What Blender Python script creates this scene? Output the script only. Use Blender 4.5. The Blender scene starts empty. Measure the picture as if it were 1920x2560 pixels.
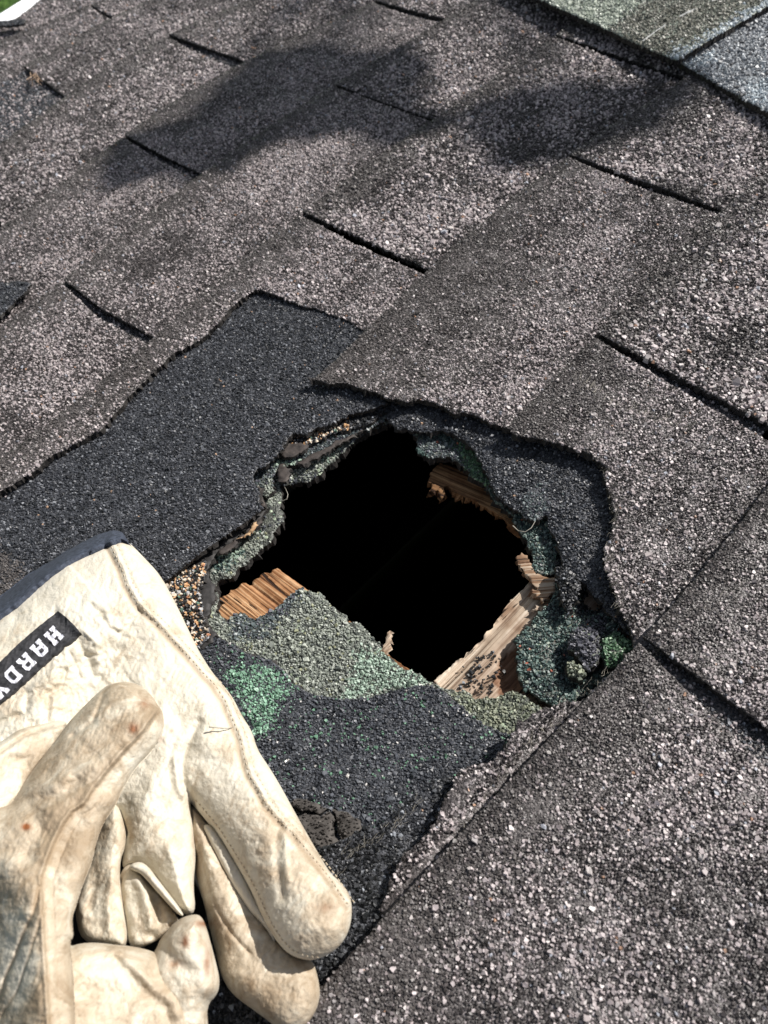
import bpy, math, numpy as np
from mathutils import Matrix, Vector, geometry
R_ = math.radians
scene = bpy.context.scene
COL = scene.collection
# ------------------------------------------------------------------ frames
# roof frame: x = along the eave, y = up the slope, z = out of the roof. Metres.
PITCH = R_(20)
T = Matrix.Translation((0, 0, 2.8)) @ Matrix.Rotation(PITCH, 4, 'X')
CF = 788.88
CR = np.array([[-0.68922913, 0.70465414, -0.1685994],
               [0.64168603, 0.48559649, -0.59366244],
               [-0.33645542, -0.51735732, -0.78685396]])
CC = np.array([0.30726477, 0.33043903, 0.32727757])
# ------------------------------------------------------------------ camera
cam = bpy.data.cameras.new("camera")
cam_o = bpy.data.objects.new("camera", cam); COL.objects.link(cam_o)
M = Matrix.Identity(4)
for r in range(3):
    M[r][0] = CR[0][r]; M[r][1] = -CR[1][r]; M[r][2] = -CR[2][r]; M[r][3] = CC[r]
cam_o.matrix_world = T @ M
cam.sensor_fit = 'HORIZONTAL'; cam.sensor_width = 36; cam.lens = CF / 768 * 36
cam.clip_start = 0.01; cam.clip_end = 500
cam.dof.use_dof = True; cam.dof.focus_distance = 0.40; cam.dof.aperture_fstop = 20.0
scene.camera = cam_o
scene.render.resolution_x = 768; scene.render.resolution_y = 1024
# ------------------------------------------------------------------ light
SEL = R_(40); SAZ = np.array([-0.93, 0.37]); SAZ = SAZ / np.linalg.norm(SAZ)
SDIR = np.array([SAZ[0] * math.cos(SEL), SAZ[1] * math.cos(SEL), math.sin(SEL)])   # towards the sun, roof frame
SW = (T.to_3x3() @ Vector(SDIR)).normalized()
sun = bpy.data.lights.new("sun", 'SUN'); sun.energy = 4.6; sun.angle = R_(0.53); sun.color = (1.0, 0.955, 0.90)
sun_o = bpy.data.objects.new("sun", sun); COL.objects.link(sun_o)
sun_o.rotation_euler = SW.to_track_quat('Z', 'Y').to_euler(); sun_o.location = (0, 0, 8)
w = bpy.data.worlds.new("World"); scene.world = w; w.use_nodes = True
sky = w.node_tree.nodes.new('ShaderNodeTexSky'); sky.sky_type = 'NISHITA'; sky.sun_disc = False
sky.sun_elevation = math.asin(SW.z); sky.sun_rotation = math.atan2(SW.x, SW.y)
bg = w.node_tree.nodes['Background']; bg.inputs[1].default_value = 0.065
hs = w.node_tree.nodes.new('ShaderNodeHueSaturation'); hs.inputs['Saturation'].default_value = .5   # hazy, milky summer sky
w.node_tree.links.new(sky.outputs[0], hs.inputs['Color']); w.node_tree.links.new(hs.outputs[0], bg.inputs[0])
scene.view_settings.view_transform = 'Standard'; scene.view_settings.look = 'None'
scene.view_settings.exposure = 0.5; scene.view_settings.gamma = 1
# ------------------------------------------------------------------ numpy helpers
rng = np.random.default_rng(7)
S = 768 / 1659.0
def unp(px, py, z=0.0):
    """point of the roof frame at height z seen at photo coordinate (px,py)"""
    px = np.asarray(px, float); py = np.asarray(py, float); z = np.asarray(z, float) + 0 * px
    d = np.stack([(px * S - 384) / CF, (py * S - 512) / CF, np.ones_like(px)], -1) @ CR
    t = (z - CC[2]) / d[..., 2]
    return CC + d * t[..., None]
def prj(P):
    c = (np.asarray(P, float) - CC) @ CR.T
    return np.stack([(384 + CF * c[..., 0] / c[..., 2]) / S, (512 + CF * c[..., 1] / c[..., 2]) / S], -1)
def _h(ix, iy, s):
    n = (ix * 374761393 + iy * 668265263 + s * 974634777) & 0xffffffff
    n = ((n ^ (n >> 13)) * 1274126177) & 0xffffffff
    return ((n ^ (n >> 16)) & 0xffffff) / float(0xffffff)
def vnoise(x, y, s=0):
    x = np.asarray(x, float) + 1000; y = np.asarray(y, float) + 1000
    ix = np.floor(x).astype(np.int64); iy = np.floor(y).astype(np.int64)
    fx = x - ix; fy = y - iy; fx = fx * fx * (3 - 2 * fx); fy = fy * fy * (3 - 2 * fy)
    a = _h(ix, iy, s); b = _h(ix + 1, iy, s); c = _h(ix, iy + 1, s); d = _h(ix + 1, iy + 1, s)
    return (a * (1 - fx) + b * fx) * (1 - fy) + (c * (1 - fx) + d * fx) * fy * 1.0
def fbm(x, y, s=0, o=3):
    v = 0; a = .5; t = 0
    for k in range(o):
        v = v + a * vnoise(x * 2 ** k, y * 2 ** k, s + k * 17); t += a; a *= .5
    return v / t
def pip(x, y, poly):
    poly = np.asarray(poly, float); x = np.asarray(x); y = np.asarray(y)
    ins = np.zeros(x.shape, bool); n = len(poly); j = n - 1
    for i in range(n):
        xi, yi = poly[i]; xj, yj = poly[j]
        c = (yi > y) != (yj > y)
        if yj != yi:
            ins ^= c & (x < (xj - xi) * (y - yi) / (yj - yi) + xi)
        j = i
    return ins
def pdist(x, y, line, closed=False, sign=False):
    """distance to a polyline (and signed side, parameter)"""
    P = np.asarray(line, float)
    if closed: P = np.vstack([P, P[:1]])
    best = np.full(np.shape(x), 1e9); sd = np.zeros(np.shape(x)); par = np.zeros(np.shape(x)); L = 0
    for a, b in zip(P[:-1], P[1:]):
        d = b - a; l2 = d @ d + 1e-12; l = math.sqrt(l2)
        t = np.clip(((x - a[0]) * d[0] + (y - a[1]) * d[1]) / l2, 0, 1)
        ex = x - a[0] - t * d[0]; ey = y - a[1] - t * d[1]
        q = np.hypot(ex, ey); m = q < best
        best = np.where(m, q, best); par = np.where(m, L + t * l, par)
        sd = np.where(m, np.sign(d[0] * (y - a[1]) - d[1] * (x - a[0])), sd); L += l
    return (best, sd, par) if sign else best
# ------------------------------------------------------------------ shingle lattice (units: half tab, one exposure), bent to the real courses
WX, EY, TH = .1524, .127, .0036
CP = [(665,455,0,-1),(925,583,0,0),(1210,75,2,-1),(1490,168,2,0),(740,185,1,-2),(945,252,1,-1),(1235,335,1,0),(1582,438,1,1),
(1290,735,0,1),(145,605,-1,-2),(325,733,-1,-1),(680,835,-1,0),(1385,1390,-1,2),(435,372,0,-2),(275,300,0,-3),(515,135,1,-3),(370,80,1,-4),
(135,210,0,-4),(55,150,0,-5),(820,5,2,-3),(960,38,2,-2),(250,30,1,-5),(200,18,1,-6),(-15,92,0,-6),(830,1985,-2,2),(1080,928,-.72,1),(1720,935,.05,2),(1230,1543,-1.33,2),(1659,1085,-.33,2)]
_cp = np.array(CP, float); _xy = unp(_cp[:, 0], _cp[:, 1])[:, :2]
_lin = np.c_[-_cp[:, 2] * WX, _cp[:, 3] * EY]; _res = _xy - _lin
_src = np.c_[_cp[:, 2], _cp[:, 3]]
def _K(a, b): return np.exp(-((a[:, None] - b[None]) ** 2).sum(-1) / (2 * 1.3 ** 2))
_w = np.linalg.solve(_K(_src, _src) + 2e-2 * np.eye(len(_src)), _res)
def warp(i, j):
    i = np.atleast_1d(np.asarray(i, float)); j = np.atleast_1d(np.asarray(j, float)); i, j = np.broadcast_arrays(i, j)
    q = np.c_[i.ravel(), j.ravel()]
    out = np.c_[-q[:, 0] * WX, q[:, 1] * EY] + _K(q, _src) @ _w
    return out
def unwarp(x, y):
    q = np.c_[-np.ravel(x) / WX, np.ravel(y) / EY]; xy = np.c_[np.ravel(x), np.ravel(y)]
    for _ in range(6):
        r = warp(q[:, 0], q[:, 1]) - xy
        q[:, 0] += r[:, 0] / WX; q[:, 1] -= r[:, 1] / EY
    return q
# ------------------------------------------------------------------ materials
def newmat(name):
    m = bpy.data.materials.new(name); m.use_nodes = True
    nt = m.node_tree; b = nt.nodes['Principled BSDF']
    return m, nt, b
def N(nt, t, **k):
    n = nt.nodes.new(t)
    for a, v in k.items(): setattr(n, a, v)
    return n
def math_(nt, op, a, b=None, clamp=False):
    n = N(nt, 'ShaderNodeMath', operation=op, use_clamp=clamp)
    for i, v in enumerate((a, b)):
        if v is None: continue
        if hasattr(v, 'links'): nt.links.new(v, n.inputs[i])
        else: n.inputs[i].default_value = v
    return n.outputs[0]
def mixc(nt, f, a, b, mode='MIX'):
    n = N(nt, 'ShaderNodeMix', data_type='RGBA', blend_type=mode)
    for i, v in ((0, f), (6, a), (7, b)):
        if hasattr(v, 'links'): nt.links.new(v, n.inputs[i])
        else: n.inputs[i].default_value = v if i == 0 else (*v, 1)
    return n.outputs[2]
def ramp(nt, src, stops):
    r = N(nt, 'ShaderNodeValToRGB'); cr = r.color_ramp
    while len(cr.elements) < len(stops): cr.elements.new(.5)
    for e, (p, c) in zip(cr.elements, stops):
        e.position = p; e.color = (*c, 1) if len(c) == 3 else c
    nt.links.new(src, r.inputs[0]); return r.outputs[0]
def granule_mat(name, dark, mid, pale, cover=.3, scale=520, bandcol=None):
    """tiny mineral grains: procedural fine grain, plus modelled grains that bring their colour in 'gc'"""
    m, nt, b = newmat(name); L = nt.links.new
    tc = N(nt, 'ShaderNodeTexCoord'); co = tc.outputs['Object']
    v1 = N(nt, 'ShaderNodeTexVoronoi'); v1.inputs['Scale'].default_value = scale; L(co, v1.inputs[0])
    v2 = N(nt, 'ShaderNodeTexVoronoi'); v2.inputs['Scale'].default_value = scale * 2.1; L(co, v2.inputs[0])
    s1 = N(nt, 'ShaderNodeSeparateColor'); L(v1.outputs['Color'], s1.inputs[0])
    s2 = N(nt, 'ShaderNodeSeparateColor'); L(v2.outputs['Color'], s2.inputs[0])
    n1 = N(nt, 'ShaderNodeTexNoise'); n1.inputs['Scale'].default_value = 34; n1.inputs['Detail'].default_value = 5; L(co, n1.inputs[0])
    va = N(nt, 'ShaderNodeAttribute', attribute_name='v')
    pale_a = N(nt, 'ShaderNodeAttribute', attribute_name='pd')
    base = ramp(nt, s2.outputs[0], [(0, dark), (.6, mid), (1, tuple(c * 1.7 for c in mid))])
    thr = math_(nt, 'MULTIPLY', math_(nt, 'ADD', n1.outputs[0], -.12), cover * 2.4)
    thr = math_(nt, 'MULTIPLY', thr, pale_a.outputs['Fac'])
    msk = math_(nt, 'MULTIPLY', math_(nt, 'LESS_THAN', s1.outputs[0], thr), math_(nt, 'LESS_THAN', v1.outputs['Distance'], .55))
    pc = ramp(nt, s1.outputs[1], [(0, tuple(c * .55 for c in pale)), (.6, pale), (1, tuple(min(c * 1.35, .8) for c in pale))])
    col = mixc(nt, msk, base, pc)
    n2 = N(nt, 'ShaderNodeTexNoise'); n2.inputs['Scale'].default_value = 9; n2.inputs['Detail'].default_value = 6; L(co, n2.inputs[0])
    col = mixc(nt, 1.0, col, ramp(nt, n2.outputs[0], [(.3, (.88, .86, .85)), (.7, (1.1, 1.09, 1.09))]), 'MULTIPLY')
    gc = N(nt, 'ShaderNodeAttribute', attribute_name='gc'); gm = N(nt, 'ShaderNodeAttribute', attribute_name='gm')
    col = mixc(nt, gm.outputs['Fac'], col, gc.outputs['Color'])
    L(col, b.inputs['Base Color'])
    b.inputs['Roughness'].default_value = .46; b.inputs['Specular IOR Level'].default_value = .5
    h = math_(nt, 'ADD', math_(nt, 'MULTIPLY', math_(nt, 'SUBTRACT', 1.0, v2.outputs['Distance']), .5),
              math_(nt, 'MULTIPLY', math_(nt, 'SUBTRACT', 1.0, v1.outputs['Distance']), msk))
    h = math_(nt, 'MULTIPLY', h, math_(nt, 'SUBTRACT', 1.0, gm.outputs['Fac']))
    bp = N(nt, 'ShaderNodeBump'); bp.inputs['Strength'].default_value = .9; bp.inputs['Distance'].default_value = .0006; L(h, bp.inputs['Height'])
    L(bp.outputs[0], b.inputs['Normal'])
    return m
M_FIELD = granule_mat('weathered_granules', (.032, .028, .028), (.086, .078, .077), (.36, .33, .335), .30)
M_CHAR = granule_mat('unfaded_charcoal_granules', (.018, .0195, .022), (.055, .058, .066), (.22, .23, .25), .07)
M_OLD = granule_mat('green_old_granules', (.020, .022, .020), (.060, .066, .056), (.3, .36, .26), .2)
M_CAPG = granule_mat('green_grey_cap_granules', (.07, .085, .07), (.20, .235, .195), (.5, .54, .47), .3)
M_CAPB = granule_mat('blue_grey_cap_granules', (.06, .068, .075), (.17, .19, .205), (.55, .60, .64), .3)
def plain(name, c, r=.8, bump=0, sc=400, c2=None):
    m, nt, b = newmat(name); L = nt.links.new
    tc = N(nt, 'ShaderNodeTexCoord'); n = N(nt, 'ShaderNodeTexNoise'); n.inputs['Scale'].default_value = sc; n.inputs['Detail'].default_value = 6
    L(tc.outputs['Object'], n.inputs[0])
    c2 = c2 or tuple(x * 1.8 for x in c)
    L(ramp(nt, n.outputs[0], [(.3, c), (.75, c2)]), b.inputs['Base Color']); b.inputs['Roughness'].default_value = r
    if bump:
        bp = N(nt, 'ShaderNodeBump'); bp.inputs['Strength'].default_value = .8; bp.inputs['Distance'].default_value = bump; L(n.outputs[0], bp.inputs['Height']); L(bp.outputs[0], b.inputs['Normal'])
    return m
M_ASPH = plain('asphalt_core', (.010, .009, .008), .75, .001, 500, (.035, .03, .027))
M_FELT = plain('black_roofing_felt', (.012, .011, .011), .7, .0006, 300, (.04, .037, .036))
M_LUMP = plain('brown_asphalt_crumbs', (.03, .026, .023), .85, .0012, 260, (.10, .09, .082))
M_WHITE = plain('white_painted_metal', (.78, .80, .82), .4)
M_ATTIC_DARK = plain('attic_darkness', (.006, .005, .004), .9)  # near-black colour stands in for the unlit space below the hole
M_HAIR = plain('glass_fibre', (.28, .26, .22), .5)
M_HAIRB = plain('plant_fibre', (.36, .26, .17), .7)
def wood_mat(name, c1, c2, c3, direction, rot=(.10, .045, .02)):
    m, nt, b = newmat(name); L = nt.links.new
    tc = N(nt, 'ShaderNodeTexCoord')
    def grain(sc, ns, det, dis):
        mp = N(nt, 'ShaderNodeMapping', vector_type='TEXTURE'); mp.inputs['Rotation'].default_value = (0, 0, -direction); mp.inputs['Scale'].default_value = tuple(1 / q for q in sc)
        L(tc.outputs['Object'], mp.inputs[0]); n = N(nt, 'ShaderNodeTexNoise'); n.inputs['Scale'].default_value = ns; n.inputs['Detail'].default_value = det; n.inputs['Distortion'].default_value = dis; L(mp.outputs[0], n.inputs[0]); return n.outputs[0]
    g = grain((9, 480, 160), 1.5, 9, .5); cr = grain((14, 170, 90), 1.4, 6, .9)
    n2 = N(nt, 'ShaderNodeTexNoise'); n2.inputs['Scale'].default_value = 70; n2.inputs['Detail'].default_value = 5; L(tc.outputs['Object'], n2.inputs[0])
    c = ramp(nt, g, [(.34, c1), (.48, c2), (.62, c3)])
    c = mixc(nt, 1, c, ramp(nt, n2.outputs[0], [(.34, (.62, .50, .42)), (.58, (1.12, 1.1, 1.08))]), 'MULTIPLY')
    crk = ramp(nt, cr, [(.335, (1, 1, 1)), (.375, (0, 0, 0))])
    c = mixc(nt, crk, c, (.03, .014, .008))
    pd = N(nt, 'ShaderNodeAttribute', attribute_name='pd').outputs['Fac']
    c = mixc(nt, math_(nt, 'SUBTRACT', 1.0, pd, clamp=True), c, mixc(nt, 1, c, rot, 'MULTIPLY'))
    L(c, b.inputs['Base Color']); b.inputs['Roughness'].default_value = .8; b.inputs['Specular IOR Level'].default_value = .3
    h = math_(nt, 'SUBTRACT', g, math_(nt, 'MULTIPLY', crk, .8))
    bp = N(nt, 'ShaderNodeBump'); bp.inputs['Strength'].default_value = 1; bp.inputs['Distance'].default_value = .0010; L(h, bp.inputs['Height']); L(bp.outputs[0], b.inputs['Normal'])
    return m
# ------------------------------------------------------------------ object helpers
def tag(o, label=None, cat=None, group=None, kind=None):
    if label: o['label'] = label
    if cat: o['category'] = cat
    if group: o['group'] = group
    if kind: o['kind'] = kind
    return o
def mesh_obj(name, V, F, mats, base=None, parent=None, attrs=None, fmat=None, smooth=True):
    """V in roof frame; F = list of (k,n) int arrays or list of tuples. Linked as ONE object with its origin at base."""
    V = np.asarray(V, float)
    if base is None: base = np.array([V[:, 0].mean(), V[:, 1].mean(), V[:, 2].min()])
    if parent is not None: base = np.array(parent['_b'])
    me = bpy.data.meshes.new(name)
    if isinstance(F, np.ndarray): F = [F]
    F = [np.asarray(f) for f in F if len(f)]
    loops = np.concatenate([f.ravel() for f in F]); cnt = np.concatenate([np.full(len(f), f.shape[1]) for f in F])
    me.vertices.add(len(V)); me.vertices.foreach_set('co', (V - base).astype(np.float32).ravel())
    me.loops.add(len(loops)); me.loops.foreach_set('vertex_index', loops.astype(np.int32))
    me.polygons.add(len(cnt)); st = np.r_[0, np.cumsum(cnt)[:-1]]
    me.polygons.foreach_set('loop_start', st.astype(np.int32)); me.polygons.foreach_set('loop_total', cnt.astype(np.int32))
    sm = np.full(len(cnt), smooth) if np.isscalar(smooth) else smooth
    me.polygons.foreach_set('use_smooth', sm)
    for m in mats: me.materials.append(m)
    if fmat is not None: me.polygons.foreach_set('material_index', fmat.astype(np.int32))
    for k, a in (attrs or {}).items():
        a = np.asarray(a, np.float32)
        if a.ndim == 2:
            at = me.attributes.new(k, 'FLOAT_COLOR', 'POINT'); at.data.foreach_set('color', np.c_[a, np.ones(len(a), np.float32)].astype(np.float32).ravel())
        else:
            at = me.attributes.new(k, 'FLOAT', 'POINT'); at.data.foreach_set('value', a)
    me.update(calc_edges=True); me.validate()
    o = bpy.data.objects.new(name, me); COL.objects.link(o)
    if parent is None:
        o.matrix_world = T @ Matrix.Translation(base); o['_b'] = [float(b) for b in base]
    else: o.parent = parent; o['_b'] = [float(b) for b in base]
    return o
def thing(name, base, label, cat, group=None):
    o = bpy.data.objects.new(name, None); COL.objects.link(o); o.empty_display_size = .02
    o.matrix_world = T @ Matrix.Translation(base); o['_b'] = [float(b) for b in base]
    return tag(o, label, cat, group)
# ------------------------------------------------------------------ grains
CF6 = np.array([[3,2,1,0],[4,5,6,7],[0,1,5,4],[1,2,6,5],[2,3,7,6],[3,0,4,7]])
def grains(P, size, cols, flat=.62, seed=0):
    """angular five-sided chips: a wide ring, a smaller tilted top ring"""
    r = np.random.default_rng(seed); n = len(P)
    a = (np.arange(5) * 1.2566)[None] + r.uniform(-.42, .42, (n, 5)); rad = r.uniform(.36, .60, (n, 5))
    ax = np.cos(a) * rad; ay = np.sin(a) * rad
    tp = r.uniform(.35, .85, (n, 1)); ox = r.uniform(-.12, .12, (n, 1)); oy = r.uniform(-.12, .12, (n, 1))
    el = r.uniform(.72, 1.35, (n, 1))
    x = np.concatenate([ax, ax * tp + ox], 1) * el; y = np.concatenate([ay, ay * tp + oy], 1)
    z = np.concatenate([np.full((n, 5), -.5), .5 + r.uniform(-.16, .16, (n, 5))], 1) * flat
    tl = r.normal(0, .30, (n, 2)); z = z + x * tl[:, :1] + y * tl[:, 1:]
    an = r.uniform(0, 6.283, (n, 1)); ca, sa = np.cos(an), np.sin(an)
    V = np.stack([x * ca - y * sa, x * sa + y * ca, z], -1) * np.asarray(size)[:, None, None] + P[:, None]
    tri = np.array([[0,1,6,5],[1,2,7,6],[2,3,8,7],[3,4,9,8],[4,0,5,9],[5,6,7,8],[5,8,9,9]])
    F = np.array([[0,1,6,5],[1,2,7,6],[2,3,8,7],[3,4,9,8],[4,0,5,9]])
    b = (np.arange(n) * 10)[:, None, None]
    return V.reshape(-1, 3), [(F[None] + b).reshape(-1, 4), (np.array([[5,6,7,8,9]])[None] + b).reshape(-1, 5)], np.repeat(cols, 10, 0)
PAL = {
 'brown': ([(.025,.0215,.021),(.045,.039,.0385),(.073,.064,.063),(.12,.107,.105)], [.32,.36,.22,.10]),
 'dust': ([(.059,.053,.051),(.089,.080,.076),(.124,.113,.109),(.168,.155,.150),(.29,.27,.27)], [.27,.35,.25,.11,.02]),
 'pale': ([(.44,.39,.39),(.35,.305,.305),(.26,.228,.232),(.47,.43,.42),(.33,.34,.38),(.36,.22,.15)], [.34,.29,.22,.12,.022,.008]),
 'char': ([(.020,.0215,.025),(.038,.041,.048),(.062,.066,.077),(.105,.111,.125),(.24,.25,.27),(.42,.28,.19)], [.28,.34,.22,.12,.038,.002]),
 'dg': ([(.030,.033,.040),(.048,.053,.063),(.072,.078,.092),(.11,.118,.133),(.13,.25,.17),(.5,.48,.46)], [.24,.34,.24,.12,.05,.008]),
 'sage': ([(.17,.185,.165),(.24,.262,.228),(.31,.335,.29),(.39,.415,.365),(.30,.31,.20),(.07,.08,.075),(.4,.42,.38)], [.22,.30,.24,.12,.03,.07,.02]),
 'mint': ([(.23,.30,.245),(.30,.39,.315),(.36,.455,.38),(.42,.51,.44),(.15,.18,.15)], [.25,.3,.25,.12,.08]),
 'green': ([(.13,.24,.165),(.18,.32,.225),(.23,.39,.285),(.29,.45,.345),(.04,.09,.06)], [.27,.33,.25,.08,.07]),
 'dgreen': ([(.06,.12,.065),(.09,.17,.095),(.12,.21,.12),(.035,.065,.04)], [.3,.35,.2,.15]),
 'ygreen': ([(.21,.225,.165),(.27,.29,.215),(.16,.18,.14),(.34,.36,.27),(.09,.10,.08)], [.25,.3,.25,.1,.1]),
 'blue': ([(.06,.075,.08),(.10,.125,.13),(.16,.185,.185),(.09,.09,.11),(.3,.33,.34)], [.3,.3,.2,.17,.03]),
 'teal': ([(.045,.074,.070),(.075,.118,.108),(.118,.168,.150),(.19,.235,.21),(.03,.04,.045),(.30,.34,.29),(.35,.11,.07)], [.26,.28,.17,.1,.13,.05,.01]),
 'purple': ([(.07,.07,.085),(.11,.11,.13),(.05,.05,.06),(.17,.17,.19)], [.35,.3,.25,.1]),
 'orange': ([(.56,.34,.18),(.66,.57,.46),(.42,.42,.42),(.015,.014,.014),(.05,.045,.04),(.48,.22,.12),(.12,.2,.16)], [.22,.15,.13,.26,.17,.03,.04]),
 'black': ([(.010,.011,.012),(.022,.023,.026),(.04,.042,.046),(.09,.095,.105),(.28,.30,.33)], [.36,.34,.2,.08,.02]),
}
def pick(pal, n, r):
    c, p = PAL[pal]; p = np.array(p) / sum(p); c = np.array(c)
    return c[r.choice(len(c), n, p=p)] * r.uniform(.8, 1.2, (n, 1))
def visible(P, mx=120):
    q = prj(P); return (q[:, 0] > -mx) & (q[:, 0] < 1659 + mx) & (q[:, 1] > -mx) & (q[:, 1] < 2212 + mx)
NSEED = [100]
def sheet(name, segs, zf, thick, spacing, mats, parent=None, holes=(), grain=None, vf=None, pdf=None, zr=.0002, ds=.0013, under=.0009, rag=None, base=None):
    """a sheet with real thickness. segs: [(points xy, ragged amplitude)], closed. zf(x,y)->top z.
    grain(x,y) -> None or dict for modelled grains"""
    NSEED[0] += 1; seed = NSEED[0]; r = np.random.default_rng(seed)
    out = []; amps = []
    for pts, amp in segs:
        pts = np.asarray(pts, float)
        for k in range(len(pts)): out.append(pts[k]); amps.append(amp)
    out = np.array(out); amps = np.array(amps); n = len(out)
    B = []
    for k in range(n):
        a, b = out[k], out[(k + 1) % n]; l = np.linalg.norm(b - a)
        if l < 1e-5: continue
        amp = min(amps[k], amps[(k + 1) % n]) if amps[k] != amps[(k + 1) % n] else amps[k]
        d = ds if amp > 3e-4 else max(ds * 2.2, .004)
        m = max(1, int(l / d)); t = np.arange(m) / m
        p = a + (b - a) * t[:, None]; nr = np.array([-(b - a)[1], (b - a)[0]]) / l
        wv = (fbm(p[:, 0] * 160, p[:, 1] * 160, seed, 3) - .5) * 2.2 * amp + (np.abs(vnoise(p[:, 0] * 420, p[:, 1] * 420, seed + 5) - .5) - .25) * 2.4 * amp + r.normal(0, .22, m) * amp
        wv[0] *= .3
        B.append(p + nr * wv[:, None])
    B = np.concatenate(B)
    lo, hi = B.min(0), B.max(0)
    gx, gy = np.meshgrid(np.arange(lo[0], hi[0], spacing), np.arange(lo[1], hi[1], spacing))
    gx = gx.ravel() + r.uniform(-.3, .3, gx.size) * spacing; gy = gy.ravel() + r.uniform(-.3, .3, gy.size) * spacing
    k = pip(gx, gy, B); gx, gy = gx[k], gy[k]
    k = np.full(len(gx), True)
    for i0 in range(0, len(gx), 4000):
        sl = slice(i0, i0 + 4000)
        k[sl] = np.sqrt(((gx[sl, None] - B[None, :, 0]) ** 2 + (gy[sl, None] - B[None, :, 1]) ** 2).min(1)) > spacing * .45
    gx, gy = gx[k], gy[k]
    allp = [Vector(p) for p in B] + [Vector(p) for p in np.c_[gx, gy]]
    nb = len(B)
    vs, _, fs, ov, _, _ = geometry.delaunay_2d_cdt(allp, [(i, (i + 1) % nb) for i in range(nb)], [], 0, 1e-7)
    V2 = np.array([v[:] for v in vs]); F = np.array([f[:] for f in fs if len(f) == 3])
    c = V2[F].mean(1); F = F[pip(c[:, 0], c[:, 1], B)]
    a = V2[F]; cr = (a[:, 1, 0] - a[:, 0, 0]) * (a[:, 2, 1] - a[:, 0, 1]) - (a[:, 1, 1] - a[:, 0, 1]) * (a[:, 2, 0] - a[:, 0, 0])
    F = F[np.abs(cr) > 1e-12]; cr = cr[np.abs(cr) > 1e-12]
    F = np.where((cr < 0)[:, None], F[:, ::-1], F)
    z = zf(V2[:, 0], V2[:, 1]) + r.normal(0, zr, len(V2))
    used = np.zeros(len(V2), bool); used[F] = True
    top = np.c_[V2, z]
    th = thick if np.isscalar(thick) else thick(V2[:, 0], V2[:, 1])
    bot = np.c_[V2, z - th]
    nv = len(V2)
    # boundary edges
    E = np.concatenate([F[:, [0, 1]], F[:, [1, 2]], F[:, [2, 0]]]); key = E[:, 0].astype(np.int64) * nv + E[:, 1]; rk = E[:, 1].astype(np.int64) * nv + E[:, 0]
    be = E[~np.isin(key, rk)]
    bv = np.unique(be); ctr = r.normal(0, under, (len(bv), 2)); bot[bv, :2] += ctr; bot[bv, 2] += r.normal(0, .0002, len(bv))
    side = np.c_[be[:, 1], be[:, 0], be[:, 0] + nv, be[:, 1] + nv]
    V = np.vstack([top, bot]); Fb = F[:, ::-1] + nv
    faces = [np.vstack([F, Fb]), side]; fm = np.r_[np.zeros(len(F)), np.ones(len(Fb)), np.ones(len(side))]
    smooth = np.r_[np.ones(len(F) * 2, bool), np.zeros(len(side), bool)]
    va = vf(V[:, 0], V[:, 1]) if vf else np.zeros(len(V))
    pd = pdf(V[:, 0], V[:, 1]) if pdf else np.ones(len(V))
    gm = np.zeros(len(V)); gc = np.zeros((len(V), 3))
    if grain:
        G = grain(B, zf, r)
        if G is not None:
            gv, gf, gcol = G
            faces = [faces[0], side, gf[0] + len(V), gf[1] + len(V)]; ng = len(gf[0]) + len(gf[1])
            V = np.vstack([V, gv]); fm = np.r_[fm, np.zeros(ng)]; smooth = np.r_[smooth, np.zeros(ng, bool)]
            va = np.r_[va, np.zeros(len(gv))]; pd = np.r_[pd, np.zeros(len(gv))]; gm = np.r_[gm, np.ones(len(gv))]; gc = np.vstack([gc, gcol])
    if base is None: base = np.array([B[:, 0].mean(), B[:, 1].mean(), float(z.min() - .003)])
    return mesh_obj(name, V, faces, mats, base=base, parent=parent, attrs={'v': va, 'pd': pd, 'gm': gm, 'gc': gc}, fmat=fm, smooth=smooth)
def px2xy(pts, z=0.0):
    p = np.array(pts, float); return unp(p[:, 0], p[:, 1], z)[:, :2]
def packed(pitch, size, colf, keep=None, flat=.6, lift=.15, sz=.25, bright=False):
    """tightly packed grains; colf(x,y,px,py,r)->rgb array"""
    def g(B, zf, r):
        lo, hi = B.min(0), B.max(0)
        P = []
        gx, gy = np.meshgrid(np.arange(lo[0], hi[0], pitch), np.arange(lo[1], hi[1], pitch * .92))
        gx[::2] += pitch * .5
        gx = gx.ravel(); gy = gy.ravel()
        p3 = np.c_[gx, gy, np.zeros(len(gx))]
        m = visible(p3); gx, gy = gx[m], gy[m]
        gx = gx + r.uniform(-.42, .42, gx.size) * pitch; gy = gy + r.uniform(-.42, .42, gy.size) * pitch
        m = pip(gx, gy, B); gx, gy = gx[m], gy[m]
        if keep is not None:
            m = keep(gx, gy, r); gx, gy = gx[m], gy[m]
        if not len(gx): return None
        s = size * np.exp(r.normal(0, sz, len(gx)))
        z = zf(gx, gy)
        P = np.c_[gx, gy, z + s * lift]
        q = prj(P)
        c = colf(gx, gy, q[:, 0], q[:, 1], r)
        s = s * np.clip(.86 + 1.1 * c.mean(1), .8, 1.3) if bright else s
        return grains(P, s, c, flat=flat, seed=int(r.integers(1e9)))
    return g
def region_colors(default, regions, noise=11):
    """regions: [(polygon in photo coordinates, palette)] with soft irregular borders"""
    def f(x, y, px, py, r):
        c = pick(default, len(x), r)
        jx = px + r.normal(0, noise, len(px)) + 26 * (fbm(x * 110, y * 110, 5) - .5); jy = py + r.normal(0, noise, len(px)) + 26 * (fbm(x * 110, y * 110, 6) - .5)
        for poly, pal in regions:
            m = pip(jx, jy, poly); c[m] = pick(pal, int(m.sum()), r)
        return c
    return f
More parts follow.
